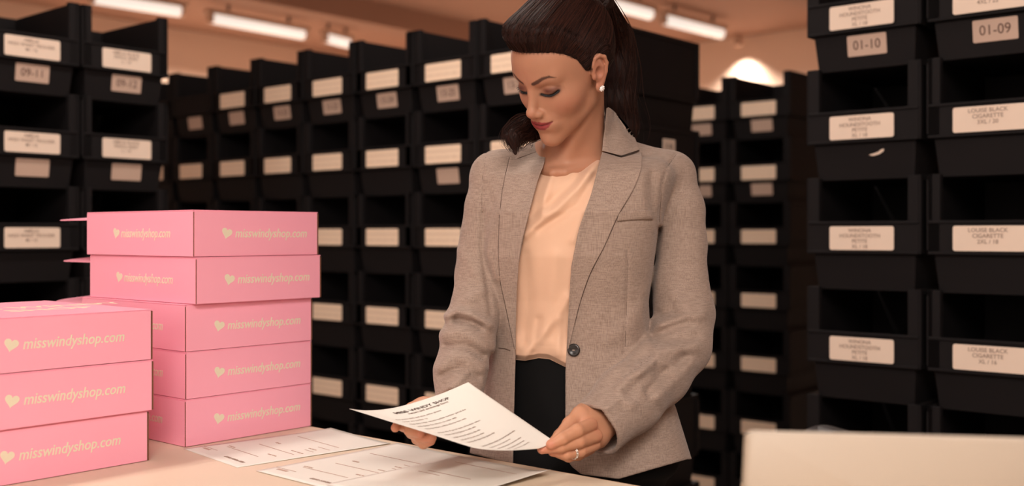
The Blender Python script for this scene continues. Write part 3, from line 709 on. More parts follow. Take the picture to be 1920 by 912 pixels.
def jacket_sdf(P, outer=False):
    u, v = uv(P); fr = np.clip(tfront(P)/.03, 0, 1)
    t = hull_sdf(P)-folds(P, FOLD_T, 1.3)*fr
    l = s_chain(P, AL, RL, .03)-folds(P, FOLD_L, 2.0); r = s_chain(P, AR, RR, .03)-folds(P, FOLD_R, 1.9)
    zz = P[:, 2]; top = np.clip((zz-W(0, 380, 2.1)[2])/.08, 0, 1)
    # sleeves melt into the shoulder, stay apart below it
    kk = .006+.02*top
    d = smin(smin(t, l, kk), r, kk)
    # armhole seams
    for pts, base in (([(912, 288), (905, 330), (904, 380), (907, 420)], 1), ([(1268, 288), (1252, 310), (1241, 345), (1236, 400), (1236, 440)], 1)):
        d = d+.0022*np.exp(-(pline_d(u, v, pts)/2.2)**2)*(P[:, 1] < 2.16)
    for pts, w_, amp in (([(905, 400), (904, 470), (914, 540), (920, 590)], 4.5, .004), ([(920, 650), (918, 690), (908, 735)], 4.5, .004), ([(1236, 430), (1227, 510), (1218, 570), (1216, 618)], 5, .007)):
        d = d+amp*np.exp(-(pline_d(u, v, pts)/w_)**2)*(P[:, 1] < 2.14)
    if outer: return d
    ins = d+.0075
    # sleeve ends
    for A_end, A_prev in ((AL[-1], AL[-2]), (AR[-1], AR[-2])):
        n = (A_end-A_prev)/np.linalg.norm(A_end-A_prev); q = (P-A_end.astype(np.float32))@n.astype(np.float32)
        near = np.sqrt(((P-A_end.astype(np.float32))**2).sum(1)) < .13
        d = np.where(near & (np.minimum(l, r) < .03) & (q > -.03) & (t > np.minimum(l, r)), np.maximum(d, q), d)
    d = np.maximum(d, -ins)
    # hem
    hem = np.interp(u, [880, 962, 1062, 1090, 1160, 1288], [850, 872, 868, 890, 899, 862])
    d = np.where(np.minimum(l, r) > .004, np.maximum(d, (v-hem)/1000), d)
    # the open front
    uL = np.interp(v, [q[0] for q in OPL], [q[1] for q in OPL]); uR = np.interp(v, [q[0] for q in OPR], [q[1] for q in OPR])
    op = np.maximum(np.maximum(uL-u, u-uR)/1000, -(tfront(P)-.0))
    d = np.maximum(d, -op)
    # neck hole
    d = np.maximum(d, -(np.where(v < 262, 0, 1)*.05+s_cone(P, NECK_BASE+np.array([0, 0, -.05]), NECK_TOP, .052, .052)))
    return np.maximum(d, np.where(u > 1080, (205-v)/1000, (262-v)/1000))
V, F = sdf_mesh(jacket_sdf, (-.20, 1.78, .78), (.46, 2.32, 1.60), .0030)
blazer = padd('blazer', V, F, M['cloth'])
# --------------- pieces laid over the body: rows of picture points lifted onto the hull
def lift(u, v, off, sdf=hull_sdf, y0=1.75):
    """push picture points along their sight lines until they lie off above the surface"""
    u = np.asarray(u, float); v = np.asarray(v, float); off = np.broadcast_to(off, u.shape)
    ray = lambda Y, k=slice(None): np.stack([(u[k]-960)/FPX*Y, Y, CAMH-(v[k]-HORIZON)/FPX*Y], 1)
    Y = np.full(u.shape, y0)
    for _ in range(45): Y = Y+np.clip((sdf(ray(Y).astype(np.float32))-off)*.85, -.03, .03)
    bad = np.where((np.abs(sdf(ray(Y).astype(np.float32))-off) > .001) | (Y > 2.25))[0]
    if len(bad):                                    # grazing rays: take the nearest pass
        best = np.full(len(bad), 9.0); yb = np.full(len(bad), 2.1)
        for y in np.arange(1.90, 2.16, .006):
            d = sdf(ray(np.full(len(bad), y), bad).astype(np.float32))-off[bad]; m_ = d < best-1e-5; m_ &= best > .0005; best[m_] = d[m_]; yb[m_] = y
        Y[bad] = yb
    return ray(Y)
def resample(pts, n):
    pts = np.array(pts, float); s = np.r_[0, np.cumsum(np.hypot(*np.diff(pts, axis=0).T))]; t = np.linspace(0, s[-1], n)
    x = np.interp(t, s, pts[:, 0]); y = np.interp(t, s, pts[:, 1]); return np.stack([x, y], 1)
def drape(name, rows, n, m_, off, th, mat, sdf=hull_sdf, extra=None, parent=None, smooth_rows=True):
    """rows: picture polylines across the piece, top to bottom; off(s, t): height over the body"""
    R = np.array([resample(r, n) for r in rows]); k = len(rows)
    tt = np.linspace(0, k-1, m_); G = np.zeros((m_, n, 2))
    for c in (0, 1):
        for j in range(n):
            x = R[:, j, c]
            if k > 3 and smooth_rows:                       # catmull-rom down the piece
                i = np.clip(tt.astype(int), 0, k-2); f = tt-i
                p0 = x[np.maximum(i-1, 0)]; p1 = x[i]; p2 = x[i+1]; p3 = x[np.minimum(i+2, k-1)]
                G[:, j, c] = .5*(2*p1+(p2-p0)*f+(2*p0-5*p1+4*p2-p3)*f**2+(3*p1-p0-3*p2+p3)*f**3)
            else: G[:, j, c] = np.interp(tt, np.arange(k), x)
    S, Tt = np.meshgrid(np.linspace(0, 1, n), np.linspace(0, 1, m_))
    u, v = G[..., 0].ravel(), G[..., 1].ravel(); o = off(S.ravel(), Tt.ravel())
    if extra is not None: o = o+extra(u, v)
    top = lift(u, v, o, sdf); bot = lift(u, v, o-th, sdf)
    P_ = m_*n; Vv = np.concatenate([top, bot]); Fq = []
    for j in range(m_-1):
        for i in range(n-1):
            a = j*n+i; Fq.append([a, a+n, a+n+1, a+1]); Fq.append([P_+a, P_+a+1, P_+a+n+1, P_+a+n])
    for i in range(n-1): Fq.append([i, i+1, P_+i+1, P_+i]); a = (m_-1)*n+i; Fq.append([a, P_+a, P_+a+1, a+1])
    for j in range(m_-1): a = j*n; Fq.append([a, P_+a, P_+a+n, a+n]); a += n-1; Fq.append([a, a+n, P_+a+n, P_+a])
    return padd(name, Vv, Fq, mat, parent=parent)
roll = lambda s, t: .0050+.0050*np.exp(-((s)/.16)**2)*(1-.6*t)       # s = 0 is the fold line of the lapel
drape('lapel', [[(1026, 279), (1000, 287), (972, 298), (956, 295)], [(1019, 310), (985, 320), (949, 325)], [(1008, 340), (975, 352), (942, 360)], [(990, 408), (962, 408), (937, 410)], [(976, 468), (955, 468), (935, 468)],
               [(970, 530), (953, 527), (938, 525)], [(968, 580), (957, 576), (948, 572)], [(967, 620), (962, 616), (956, 612)], [(967, 657), (966, 656), (965, 655)]],
      26, 120, roll, .0045, M['cloth'], outer_sdf, parent=blazer)
drape('lapel', [[(1129, 285), (1165, 296), (1203, 285)], [(1121, 315), (1160, 322), (1202, 317)], [(1108, 365), (1150, 368), (1186, 358)], [(1094, 405), (1128, 408), (1158, 406)], [(1080, 460), (1106, 462), (1134, 460)],
               [(1071, 515), (1090, 516), (1106, 514)], [(1067, 565), (1078, 565), (1089, 562)], [(1065, 610), (1070, 610), (1077, 608)], [(1064, 655), (1065, 655), (1066, 654)]],
      30, 130, roll, .0045, M['cloth'], outer_sdf, parent=blazer)
drape('collar', [[(1137, 203), (1139, 202), (1141, 201)], [(1136, 215), (1146, 213), (1155, 212)], [(1134, 240), (1155, 238), (1178, 238)], [(1131, 262), (1160, 262), (1190, 258)], [(1129, 283), (1165, 292), (1199, 281)]],
      24, 60, lambda s, t: .0050+.0035*np.exp(-(s/.2)**2), .0040, M['cloth'], collar_sdf, parent=blazer)
drape('collar', [[(1030, 254), (1012, 257), (996, 263)], [(1029, 265), (1005, 270), (980, 279)], [(1026, 277), (1000, 287), (966, 299)]],
      20, 30, lambda s, t: .0050+.003*np.exp(-(s/.2)**2), .0040, M['cloth'], collar_sdf, parent=blazer)
# breast pocket welt
drape('pocket_welt', [[(1160, 398), (1190, 394), (1220, 394)], [(1157, 415), (1190, 413), (1224, 412)]], 20, 8, lambda s, t: .0022+0*s, .004, M['cloth'], outer_sdf, parent=blazer)
def stitch(name, pts, off, r, mat, parent, sdf=hull_sdf):
    P = resample(pts, 24); L = lift(P[:, 0], P[:, 1], off, sdf); return tube(name, L, r, mat, parent)
def tube(name, pts, r, mat, parent, k=6, closed=False):
    pts = np.asarray(pts, float); n = len(pts); rr = np.broadcast_to(r, (n,)); V = []; F = []
    for i in range(n):
        t = pts[min(i+1, n-1)]-pts[max(i-1, 0)]; t /= np.linalg.norm(t)+1e-9
        a = np.cross(t, [0, 0, 1.0]); 
        if np.linalg.norm(a) < .1: a = np.cross(t, [1.0, 0, 0])
        a /= np.linalg.norm(a); b = np.cross(t, a)
        for j in range(k): V.append(pts[i]+rr[i]*(a*math.cos(2*math.pi*j/k)+b*math.sin(2*math.pi*j/k)))
    for i in range(n-1):
        for j in range(k): F.append([i*k+j, i*k+(j+1) % k, (i+1)*k+(j+1) % k, (i+1)*k+j])
    return padd(name, V, F, mat, parent=parent)
for pts in ([(955, 296), (948, 325), (941, 360), (936, 410), (934, 468), (937, 525), (947, 572), (956, 614), (965, 655)], [(974, 298), (1000, 288), (1025, 279)], [(912, 290), (905, 330), (903, 380), (906, 425)],
            [(1268, 290), (1252, 312), (1242, 345), (1237, 400), (1236, 436)], [(1177, 485), (1175, 560), (1172, 650)], [(1203, 288), (1202, 317), (1186, 358), (1158, 407), (1134, 461), (1106, 515), (1089, 563), (1077, 609)]):
    stitch('seam_and_shade', pts, .0001, .0006, M['seam_and_shade'], blazer, outer_sdf)  # tubes along the lapel edges are dark lines standing in for edge shadow
stitch('buttonhole', [(935, 653), (946, 654), (957, 658)], .0006, .0009, M['seam_and_shade'], blazer, outer_sdf)
# button with its rim and thread
bp_ = lift([1076], [657], .0010, outer_sdf)[0]
nrm = np.array([float(outer_sdf((bp_+e)[None].astype(np.float32))[0]-outer_sdf((bp_-e)[None].astype(np.float32))[0]) for e in np.eye(3)*.004]); nrm /= np.linalg.norm(nrm)
bm = bmesh.new(); prof = [(0, .0024), (.006, .0024), (.0085, .0036), (.0108, .0034), (.0118, .0020), (.0112, 0), (0, 0)]; n = 28; rings = []
for r_, z_ in prof[1:-1]: rings.append([bm.verts.new((r_*math.cos(2*math.pi*i/n), r_*math.sin(2*math.pi*i/n), z_)) for i in range(n)])
for a, b in zip(rings[:-1], rings[1:]):
    for i in range(n): bm.faces.new([a[i], a[(i+1) % n], b[(i+1) % n], b[i]])
bm.faces.new(rings[0]); bm.faces.new(rings[-1][::-1])
o = bm_obj('button', bm, M['button'], person, 0, True); o.parent = blazer
o.matrix_parent_inverse = Matrix.Identity(4); o.location = (bp_-np.array([.12, 2.09, 0])).tolist(); o.rotation_euler = Vector(nrm.tolist()).to_track_quat('Z', 'Y').to_euler()
bm = bmesh.new(); bm_box(bm, (-.002, -.0006, .0024), (.002, .0006, .0032)); t_ = bm_obj('thread', bm, M['card_old'], o)
# --------------- blouse
FOLD_B = [([(1122, 300), (1085, 350), (1040, 395), (985, 440)], 9, .006), ([(1100, 300), (1075, 345), (1025, 385), (1000, 400)], 9, -.004), ([(1118, 330), (1085, 385), (1010, 430)], 8, -.004), ([(1035, 330), (1022, 370), (1018, 400)], 8, .004),
          ([(1110, 350), (1090, 400), (1075, 450)], 8, .003), ([(1065, 560), (1040, 600), (1005, 640), (985, 670)], 10, .005), ([(985, 480), (992, 560), (985, 640)], 12, -.003), ([(1040, 480), (1035, 560), (1020, 620)], 14, .003), ([(1010, 600), (1002, 660)], 7, -.003), ([(1050, 600), (1045, 665)], 8, .003)]
def blouse_off(s, t): return -.0135+.0*s
def blouse_extra(u, v):
    s = 0
    for pts, w_, amp in FOLD_B: s = s+amp*np.exp(-(pline_d(u, v, pts)/w_)**2)
    # the gathered cloth puffs out over the waistband
    hemv = np.interp(u, [960, 985, 1010, 1030, 1062], [672, 676, 671, 673, 690])
    return s*1.5+.010*np.exp(-((v-hemv+26)/22)**2)-.012*np.clip((v-hemv+8)/8, 0, 1)
drape('blouse', [[(1012, 275), (1016, 292), (1027, 322), (1052, 327), (1090, 312), (1125, 290), (1140, 278)], [(985, 340), (1010, 345), (1060, 352), (1110, 340), (1170, 320)], [(940, 400), (1050, 405), (1150, 400)], [(935, 470), (1030, 470), (1130, 470)],
                [(932, 540), (1020, 540), (1110, 540)], [(930, 610), (1020, 610), (1105, 610)], [(930, 650), (1020, 650), (1105, 660)], [(930, 672), (985, 677), (1010, 672), (1030, 674), (1062, 690), (1105, 706)]],
      80, 150, blouse_off, .003, M['blouse'], extra=blouse_extra)
stitch('neckline_binding', [(1014, 285), (1027, 322), (1052, 327), (1090, 312), (1125, 290), (1140, 280)], -.0120, .0018, M['blouse'], person)
# --------------- trousers and shoes
HIP = W(1075, 760, 2.09)
def trousers_sdf(P):
    ztop = W(0, 664, 2.0)[2]
    d = smax(np.maximum(torso_sdf(P)+.026, P[:, 2]-ztop), HIP[2]-.12-P[:, 2], .03)
    hx, hy = HIP[0], HIP[1]
    for s in (-1, 1):
        d = smin(d, s_chain(P, [(hx+s*.085, hy, .88), (hx+s*.092, hy-.005, .50), (hx+s*.090, hy+.005, .10)], [.090, .062, .055], .02), .05)
    return np.maximum(d, .05-P[:, 2])
V, F = sdf_mesh(trousers_sdf, (-.16, 1.90, 0), (.42, 2.30, 1.16), .005)
padd('trousers', V, F, M['trousers'])
for s in (-1, 1):
    V, F = sdf_mesh(lambda P: np.maximum(smin(s_ell(P, (HIP[0]+s*.09, HIP[1]-.06, .04), (.045, .13, .045)), s_cone(P, (HIP[0]+s*.09, HIP[1]+.02, .05), (HIP[0]+s*.09, HIP[1]+.02, .10), .038, .036), .02), .002-P[:, 2]), (-.12, 1.85, -.01), (.38, 2.25, .16), .004)
    padd('shoe', V, F, M['dark'])
# --------------- skin: head, neck, arms and hands in one continuous body
def hand_right_sdf(P):      # her right hand, at the left of the picture, under the sheet
    d = s_chain(P, [AL[-3], AL[-1], W(838, 776, 1.91)], [.034, .027, .025], .01)
    d = smin(d, s_chain(P, [W(838, 768, 1.91), W(795, 768, 1.885), W(775, 772, 1.87)], [.022, .020, .017], .01), .014)
    d = smin(d, s_cone(P, W(825, 790, 1.89), W(788, 802, 1.845), .018, .014), .012)
    th = s_chain(P, [W(800, 768, 1.875), W(768, 776, 1.845), W(752, 790, 1.800), W(741, 803, 1.775)], [.013, .0115, .0095, .0072], .004)
    f = [s_chain(P, [W(782, 780, 1.850), W(760, 798, 1.805), W(768, 808, 1.775), W(788, 814, 1.750)], [.0115, .0100, .0090, .0078], .003),
         s_chain(P, [W(792, 790, 1.845), W(772, 812, 1.800), W(788, 822, 1.770), W(810, 822, 1.748)], [.0110, .0098, .0088, .0074], .003),
         s_chain(P, [W(800, 798, 1.840), W(782, 824, 1.805), W(794, 833, 1.780), W(808, 828, 1.758)], [.0102, .0090, .0082, .0070], .003)]
    f.append(s_chain(P, [W(776, 772, 1.855), W(752, 786, 1.825), W(756, 800, 1.795), W(768, 806, 1.775)], [.0110, .0095, .0085, .0075], .003))
    for g in f: d = smin(d, g, .0014)
    return smin(d, th, .0015)
RH_I = [W(1108, 797, 1.815), W(1082, 808, 1.775), W(1054, 823, 1.757), W(1033, 834, 1.752)]
RH_M = [W(1117, 818, 1.820), W(1086, 828, 1.782), W(1052, 838, 1.764), W(1016, 843, 1.760)]
RH_R = [W(1114, 834, 1.826), W(1088, 846, 1.795), W(1062, 852, 1.778), W(1036, 848, 1.774)]
RH_P = [W(1106, 842, 1.838), W(1084, 854, 1.815), W(1066, 858, 1.800), W(1048, 853, 1.795)]
RH_T = [W(1088, 778, 1.845), W(1068, 796, 1.825), W(1050, 818, 1.795), W(1036, 832, 1.772)]
def hand_left_sdf(P):       # her left hand, at the right of the picture, with the ring
    d = s_chain(P, [AR[-3], AR[-1], W(1118, 800, 1.868)], [.036, .028, .026], .01)
    d = smin(d, s_chain(P, [W(1108, 788, 1.86), W(1098, 800, 1.838)], [.023, .020], .01), .012)
    d = smin(d, s_cone(P, W(1118, 822, 1.858), W(1108, 828, 1.832), .017, .014), .012)
    d = smin(d, s_chain(P, [W(1096, 776, 1.862), RH_T[0]], [.019, .015], .01), .010)
    for g, r in ((RH_I, (.0118, .0108, .0098, .0082)), (RH_M, (.0120, .0106, .0094, .0078)), (RH_R, (.0112, .0102, .0090, .0074)), (RH_P, (.0100, .0088, .0078, .0066))):
        d = smin(d, s_chain(P, g, r, .004), .0018)
    d = smin(d, s_chain(P, RH_T, (.0140, .0120, .0105, .0088), .005), .005)
    # knuckle and finger grooves
    return d
def body_low_sdf(P):
    d = torso_sdf(P)+.040
    hx, hy = HIP[0], HIP[1]; d = smax(d, .94-P[:, 2], .03)
    for s in (-1, 1): d = smin(d, s_chain(P, [(hx+s*.085, hy, .86), (hx+s*.090, hy-.005, .50), (hx+s*.088, hy+.005, .09)], [.072, .046, .034], .02), .04)
    for c in (AL, AR): d = smin(d, s_chain(P, c[:-1], [.034]*(len(c)-1), .02), .02)
    return np.maximum(d, P[:, 2]-W(0, 345, 2.1)[2])
Vs, Fs, Cs, n0 = [], [], [], 0
base_c = np.array(srgb(196, 142, 112))
def add_skin(V, F, col):
    global n0
    Vs.append(V); Fs.append(F+n0); Cs.append(col); n0 += len(V)
V, F = sdf_mesh(skin_sdf, (-.16, 1.80, 1.30), (.38, 2.25, 1.80), .0017)
keep = V[:, 2] > 1.33; add_skin(V, F, skin_colour(V))
def hand_col(V, tips, nails):
    c = np.tile(base_c, (len(V), 1))
    for t_ in tips:
        m_ = np.exp(-(((V-t_)**2).sum(1))/(.012**2))[:, None]*.5; c = c*(1-m_)+np.array(srgb(200, 118, 92))*m_
    for nn in nails:
        m_ = np.clip(1.6-np.sqrt(((V-nn)**2).sum(1))/.0045, 0, 1)[:, None]*.5; c = c*(1-m_)+np.array(srgb(204, 134, 114))*m_
    return c
V, F = sdf_mesh(hand_right_sdf, (-.26, 1.66, .93), (-.02, 2.00, 1.14), .0016, margin=.006)
add_skin(V, F, hand_col(V, [W(741, 803, 1.775), W(788, 814, 1.750), W(810, 822, 1.748), W(808, 828, 1.758)], [W(789, 815, 1.742), W(812, 820, 1.742)]))
V, F = sdf_mesh(hand_left_sdf, (.02, 1.70, .93), (.30, 2.04, 1.14), .0016, margin=.006)
add_skin(V, F, hand_col(V, [RH_I[-1], RH_M[-1], RH_R[-1], RH_I[0], RH_M[0]], [RH_I[-1]+np.array([-.001, -.008, .001]), RH_M[-1]+np.array([-.001, -.0075, .001])]))
V, F = sdf_mesh(body_low_sdf, (-.18, 1.86, 0), (.44, 2.26, 1.46), .007)
add_skin(V, F, np.tile(base_c, (len(V), 1)))
body = padd('body', np.concatenate(Vs), np.concatenate(Fs), M['skin'], np.concatenate(Cs))
# ring
rc = RH_R[1]*.55+RH_R[2]*.45; ax_ = RH_R[2]-RH_R[1]; ax_ /= np.linalg.norm(ax_)
a_ = np.cross(ax_, [0, 0, 1.0]); a_ /= np.linalg.norm(a_); b_ = np.cross(ax_, a_)
ring_r = .0106
th_ = np.linspace(0, 2*math.pi, 41)
ring = tube('ring', [rc+ring_r*(a_*math.cos(t)+b_*math.sin(t)) for t in th_], .0011, M['silver'], person, 8)
tube('ring_band', [rc+ax_*.0026+ring_r*(a_*math.cos(t)+b_*math.sin(t)) for t in th_], .0011, M['silver'], ring, 8)
for j in range(10):
    t = 2*math.pi*j/10; c = rc+ax_*.0013+(ring_r+.0008)*(a_*math.cos(t)+b_*math.sin(t)); 
    tube('stone', [c-ax_*.0009, c-ax_*.0005, c+ax_*.0005, c+ax_*.0009], np.array([.0005, .0011, .0011, .0005]), M['gem'], ring, 6)
# earring on the visible ear
ec = from_head((.0800, .0035, -.0290)); en = HR@np.array([1, -.35, 0]); en /= np.linalg.norm(en)
bm = bmesh.new(); bmesh.ops.create_cone(bm, cap_ends=True, segments=16, radius1=.0030, radius2=.0056, depth=.0030); bmesh.ops.translate(bm, vec=(0, 0, -.0015), verts=bm.verts)
er = bm_obj('earring', bm, M['silver'], person); er.location = (ec-np.array([.12, 2.09, 0])).tolist(); er.rotation_euler = Vector(en.tolist()).to_track_quat('Z', 'Y').to_euler()
bm = bmesh.new(); bmesh.ops.create_cone(bm, cap_ends=True, segments=8, radius1=.0050, radius2=.0026, depth=.0022); bmesh.ops.translate(bm, vec=(0, 0, .0011), verts=bm.verts); bm_obj('stone', bm, M['gem'], er)
for j in range(8):
    bm = bmesh.new(); bmesh.ops.create_icosphere(bm, subdivisions=1, radius=.0009); q = bm_obj('prong', bm, M['silver'], er); q.location = (.0052*math.cos(j*.785), .0052*math.sin(j*.785), .0004)
# eyelashes
def lash(sx):
    pts = [(.0170, -.0002), (.0225, -.0024), (.0310, -.0034), (.0395, -.0018), (.0475, .0032)]
    V, F = [], []; R_ = random.Random(5)
    xs = np.linspace(.0180, .0490, 52)
    for x in xs:
        z = np.interp(x, [p[0] for p in pts], [p[1] for p in pts])
        y = -.12
        for _ in range(40):
            q = np.array([[x, y, z]], np.float32); y += float(face_sdf(q)[0])*.7
        L = .0055+.0045*(x-.0185)/.03; dr = np.array([(x-.030)*12+R_.uniform(-.15, .15), -.9, -.55+R_.uniform(-.1, .1)]); dr /= np.linalg.norm(dr)
        p0 = np.array([x, y, z]); w_ = .0006; k = len(V)
        for f, ww in ((0, 1), (.5, .7), (1, .15)):
            c = p0+dr*L*f+np.array([0, 0, .0016*f*f*1.5]); V += [c+np.array([-w_*ww, 0, 0]), c+np.array([w_*ww, 0, 0]), c+np.array([0, 0, w_*ww])]
        for a in (0, 3):
            for i in range(3): F.append([k+a+i, k+a+(i+1) % 3, k+a+3+(i+1) % 3, k+a+3+i])
    V = np.array(V); V[:, 0] *= sx; padd('eyelashes', from_head(V), F, M['dark'])
lash(1); lash(-1)
# --------------- hair
TIE = np.array([0, .118, .075])
def hair_thick(q):
    zl = np.interp(q[:, 1], HAIRLINE_Y, HAIRLINE_Z); e = np.clip((q[:, 2]-zl)/.045, -1, 1)
    t = np.where(e > 0, .0006+.0120*np.maximum(e, 0)**.75, .0006+.04*e); t = t+.005*np.clip(e, 0, 1)*np.clip((-.02-q[:, 1])/.06, 0, 1)
    c = np.clip((q[:, 2]-.06)/.06, 0, 1); return t+.006*c*(e > 0)+gb(q, (0, -.070, .112), (.07, .045, .026), .013)*np.clip(e*2, 0, 1)
def strandnoise(q, f, amp):
    """fine grooves that run from the hairline back to the tie"""
    d = q-TIE.astype(np.float32); n = np.linalg.norm(d, axis=1)+1e-6
    ang = np.arctan2(d[:, 0], d[:, 2]*.8-d[:, 1]*.6)
    return amp*(np.sin(ang*f)+.6*np.sin(ang*f*2.3+1.7)+.4*np.sin(ang*f*4.1+.6+n*30))
def cap_sdf(P):
    p = to_head(P); q = p.copy(); q[:, 0] = np.abs(q[:, 0])
    return face_sdf(p)-hair_thick(q)+strandnoise(p, 46, .00045)
PT = [from_head(TIE*.93), from_head(TIE*1.12+np.array([0, 0, -.002])), W(1158, 70, 2.135), W(1160, 130, 2.15), W(1160, 190, 2.15), W(1172, 240, 2.16), W(1168, 300, 2.17)]
PR_ = [.020, .026, .028, .030, .028, .024, .014]
def pony_sdf(P):
    d = s_chain(P, PT, PR_, .02); p = to_head(P)
    d = d+.0012*np.sin(P[:, 0]*520+np.sin(P[:, 2]*40)*2)*np.cos(P[:, 1]*410+P[:, 2]*12)
    return d
LK = [W(1040, 232, 2.075), W(1012, 238, 2.04), W(984, 240, 2.01), W(963, 258, 1.985), W(966, 288, 1.975)]
LR_ = [.014, .018, .017, .012, .003]
def lock_sdf(P):
    d = s_chain(P, LK, LR_, .015); return d+.0013*np.sin(P[:, 0]*430+P[:, 2]*260)*np.cos(P[:, 1]*300)
def hair_col(V, k=1.0, seed=0):
    r = np.random.RandomState(seed); p = to_head(V.astype(np.float32)); s = strandnoise(p, 90, .5)
    a = np.array(srgb(24, 16, 15)); b = np.array(srgb(46, 27, 22)); m_ = np.clip(.4+.35*s+r.rand(len(V))*.15, 0, 1)[:, None]; return a*(1-m_)+b*m_
Vh, Fh = sdf_mesh(cap_sdf, (-.10, 1.80, 1.55), (.30, 2.20, 1.88), .0017)
q_ = to_head(Vh.astype(np.float32)); zl_ = np.interp(q_[:, 1], HAIRLINE_Y, HAIRLINE_Z); keepv = (q_[:, 2]-zl_ > -.010)
keepf = keepv[Fh].all(1); Fh = Fh[keepf]
hair = padd('hair', Vh, Fh, M['hair'], hair_col(Vh))
V1, F1 = sdf_mesh(pony_sdf, (.08, 1.98, 1.40), (.30, 2.25, 1.82), .0020); padd('ponytail', V1, F1, M['hair'], hair_col(V1, seed=1), hair)
V2, F2 = sdf_mesh(lock_sdf, (-.04, 1.92, 1.44), (.14, 2.12, 1.60), .0018); padd('hair_lock', V2, F2, M['hair'], hair_col(V2, seed=2), hair)
# strands
def strands(name, paths, r, parent, seed):
    Vv, Ff, Cc = [], [], []; R_ = np.random.RandomState(seed); k0 = 0
    for pth in paths:
        n = len(pth); pth = np.asarray(pth); t = np.gradient(pth, axis=0); t /= np.linalg.norm(t, axis=1)[:, None]+1e-9
        a = np.cross(t, [.3, .2, 1]); a /= np.linalg.norm(a, axis=1)[:, None]+1e-9; b = np.cross(t, a)
        rr = r*(1-.75*np.linspace(0, 1, n)**3)[:, None]
        ring_ = np.stack([pth+rr*(a*math.cos(x)+b*math.sin(x)) for x in (0, 2.094, 4.188)], 1).reshape(-1, 3); Vv.append(ring_)
        i = np.arange(n-1)
        for j in range(3): Ff.append(np.stack([k0+i*3+j, k0+i*3+(j+1) % 3, k0+(i+1)*3+(j+1) % 3, k0+(i+1)*3+j], 1))
        m_ = R_.rand()**1.3; c = np.array(srgb(24, 15, 14))*(1-m_)+np.array(srgb(66, 37, 28))*m_; Cc.append(np.tile(c, (n*3, 1))); k0 += n*3
    return padd(name, np.concatenate(Vv), np.concatenate(Ff), M['hair'], np.concatenate(Cc), parent)
rs = np.random.RandomState(3); paths = []
zc = np.array([0, .02, .045])
def cap_radius(dirs):
    r = np.full(len(dirs), .16)
    for _ in range(14):
        q = (zc+dirs*r[:, None]).astype(np.float32); qa = q.copy(); qa[:, 0] = np.abs(qa[:, 0]); r = r-(face_sdf(q)-hair_thick(qa))*.9
    return r
for s in range(2400):
    sg = 1 if rs.rand() < .6 else -1; y = rs.uniform(-.085, .03); z = np.interp(y, HAIRLINE_Y, HAIRLINE_Z)+rs.uniform(-.001, .035 if rs.rand() < .5 else .004)
    x = sg*rs.uniform(.0, .075)*(1 if y < -.05 else 1)
    if y > -.05: x = sg*.075
    d0 = np.array([x, y, z])-zc; d0 /= np.linalg.norm(d0); d1 = TIE-zc; d1 = d1/np.linalg.norm(d1)+rs.normal(0, .04, 3); d1 /= np.linalg.norm(d1)
    om = math.acos(np.clip(d0@d1, -1, 1)); n = 22; t = np.linspace(0, 1, n)[:, None]
    D = (np.sin((1-t)*om)*d0+np.sin(t*om)*d1)/math.sin(om); D += np.sin(t*math.pi)*np.array([0, 0, .10]); D /= np.linalg.norm(D, axis=1)[:, None]
    r = cap_radius(D)+rs.uniform(-.0002, .0009)+np.sin(t[:, 0]*math.pi)*abs(rs.normal(0, .0006)); paths.append(from_head(zc+D*r[:, None]))
strands('hair_strands', paths, .00050, hair, 1)
def follow(chain, rad, count, seed, spread=1.02, flare=.5):
    rs = np.random.RandomState(seed); chain = np.array(chain); out = []
    tt = np.linspace(0, len(chain)-1, 26)
    for _ in range(count):
        a, rr = rs.uniform(0, 2*math.pi), math.sqrt(rs.uniform(.55, 1)); end = rs.uniform(.72, 1.0); ph = rs.uniform(0, 6)
        t = tt*end; c = np.stack([np.interp(t, np.arange(len(chain)), chain[:, i]) for i in range(3)], 1); r = np.interp(t, np.arange(len(chain)), rad)*rr*spread
        # smooth the path a little
        for _k in range(3): c[1:-1] = (c[:-2]+c[1:-1]*2+c[2:])/4
        tg = np.gradient(c, axis=0); tg /= np.linalg.norm(tg, axis=1)[:, None]; u_ = np.cross(tg, [0, 1, 0]); u_ /= np.linalg.norm(u_, axis=1)[:, None]; v_ = np.cross(tg, u_)
        fl_ = 1+flare*abs(rs.normal(0, .3))*np.linspace(0, 1, 26)**2; w_ = a+.35*np.sin(t*1.4+ph)
        out.append(c+(r*fl_)[:, None]*(u_*np.cos(w_)[:, None]+v_*np.sin(w_)[:, None]))
    return out
strands('ponytail_strands', follow(PT, PR_, 520, 5, 1.03, .8)+follow(PT, PR_, 60, 9, 1.18, 3.0), .00055, hair, 2)
strands('lock_strands', follow(LK, LR_, 420, 6, 1.25, 2.4), .00050, hair, 3)
# --------------- the sheet she holds
def bez(pts, t):
    pts = np.array(pts, float); s = np.r_[0, np.cumsum(np.linalg.norm(np.diff(pts, axis=0), axis=1))]; s /= s[-1]
    i = np.clip(np.searchsorted(s, t, side='right')-1, 0, len(pts)-2); f = ((t-s[i])/(s[i+1]-s[i]))[:, None]
    p0 = pts[np.maximum(i-1, 0)]; p1 = pts[i]; p2 = pts[i+1]; p3 = pts[np.minimum(i+2, len(pts)-1)]
    return .5*(2*p1+(p2-p0)*f+(2*p0-5*p1+4*p2-p3)*f**2+(3*p1-p0-3*p2+p3)*f**3)
e_top = [W(655, 767, 1.790), W(694, 770, 1.795), W(748, 763, 1.810), W(823, 740, 1.830), W(878, 717, 1.850)]
e_bot = [W(655, 767, 1.790), W(735, 792, 1.735), W(813, 816, 1.700), W(865, 833, 1.680), W(900, 842, 1.680), W(950, 845, 1.695), W(1010, 842, 1.742)]
e_rt = [W(878, 717, 1.850), W(955, 770, 1.815), W(1036, 826, 1.768)]
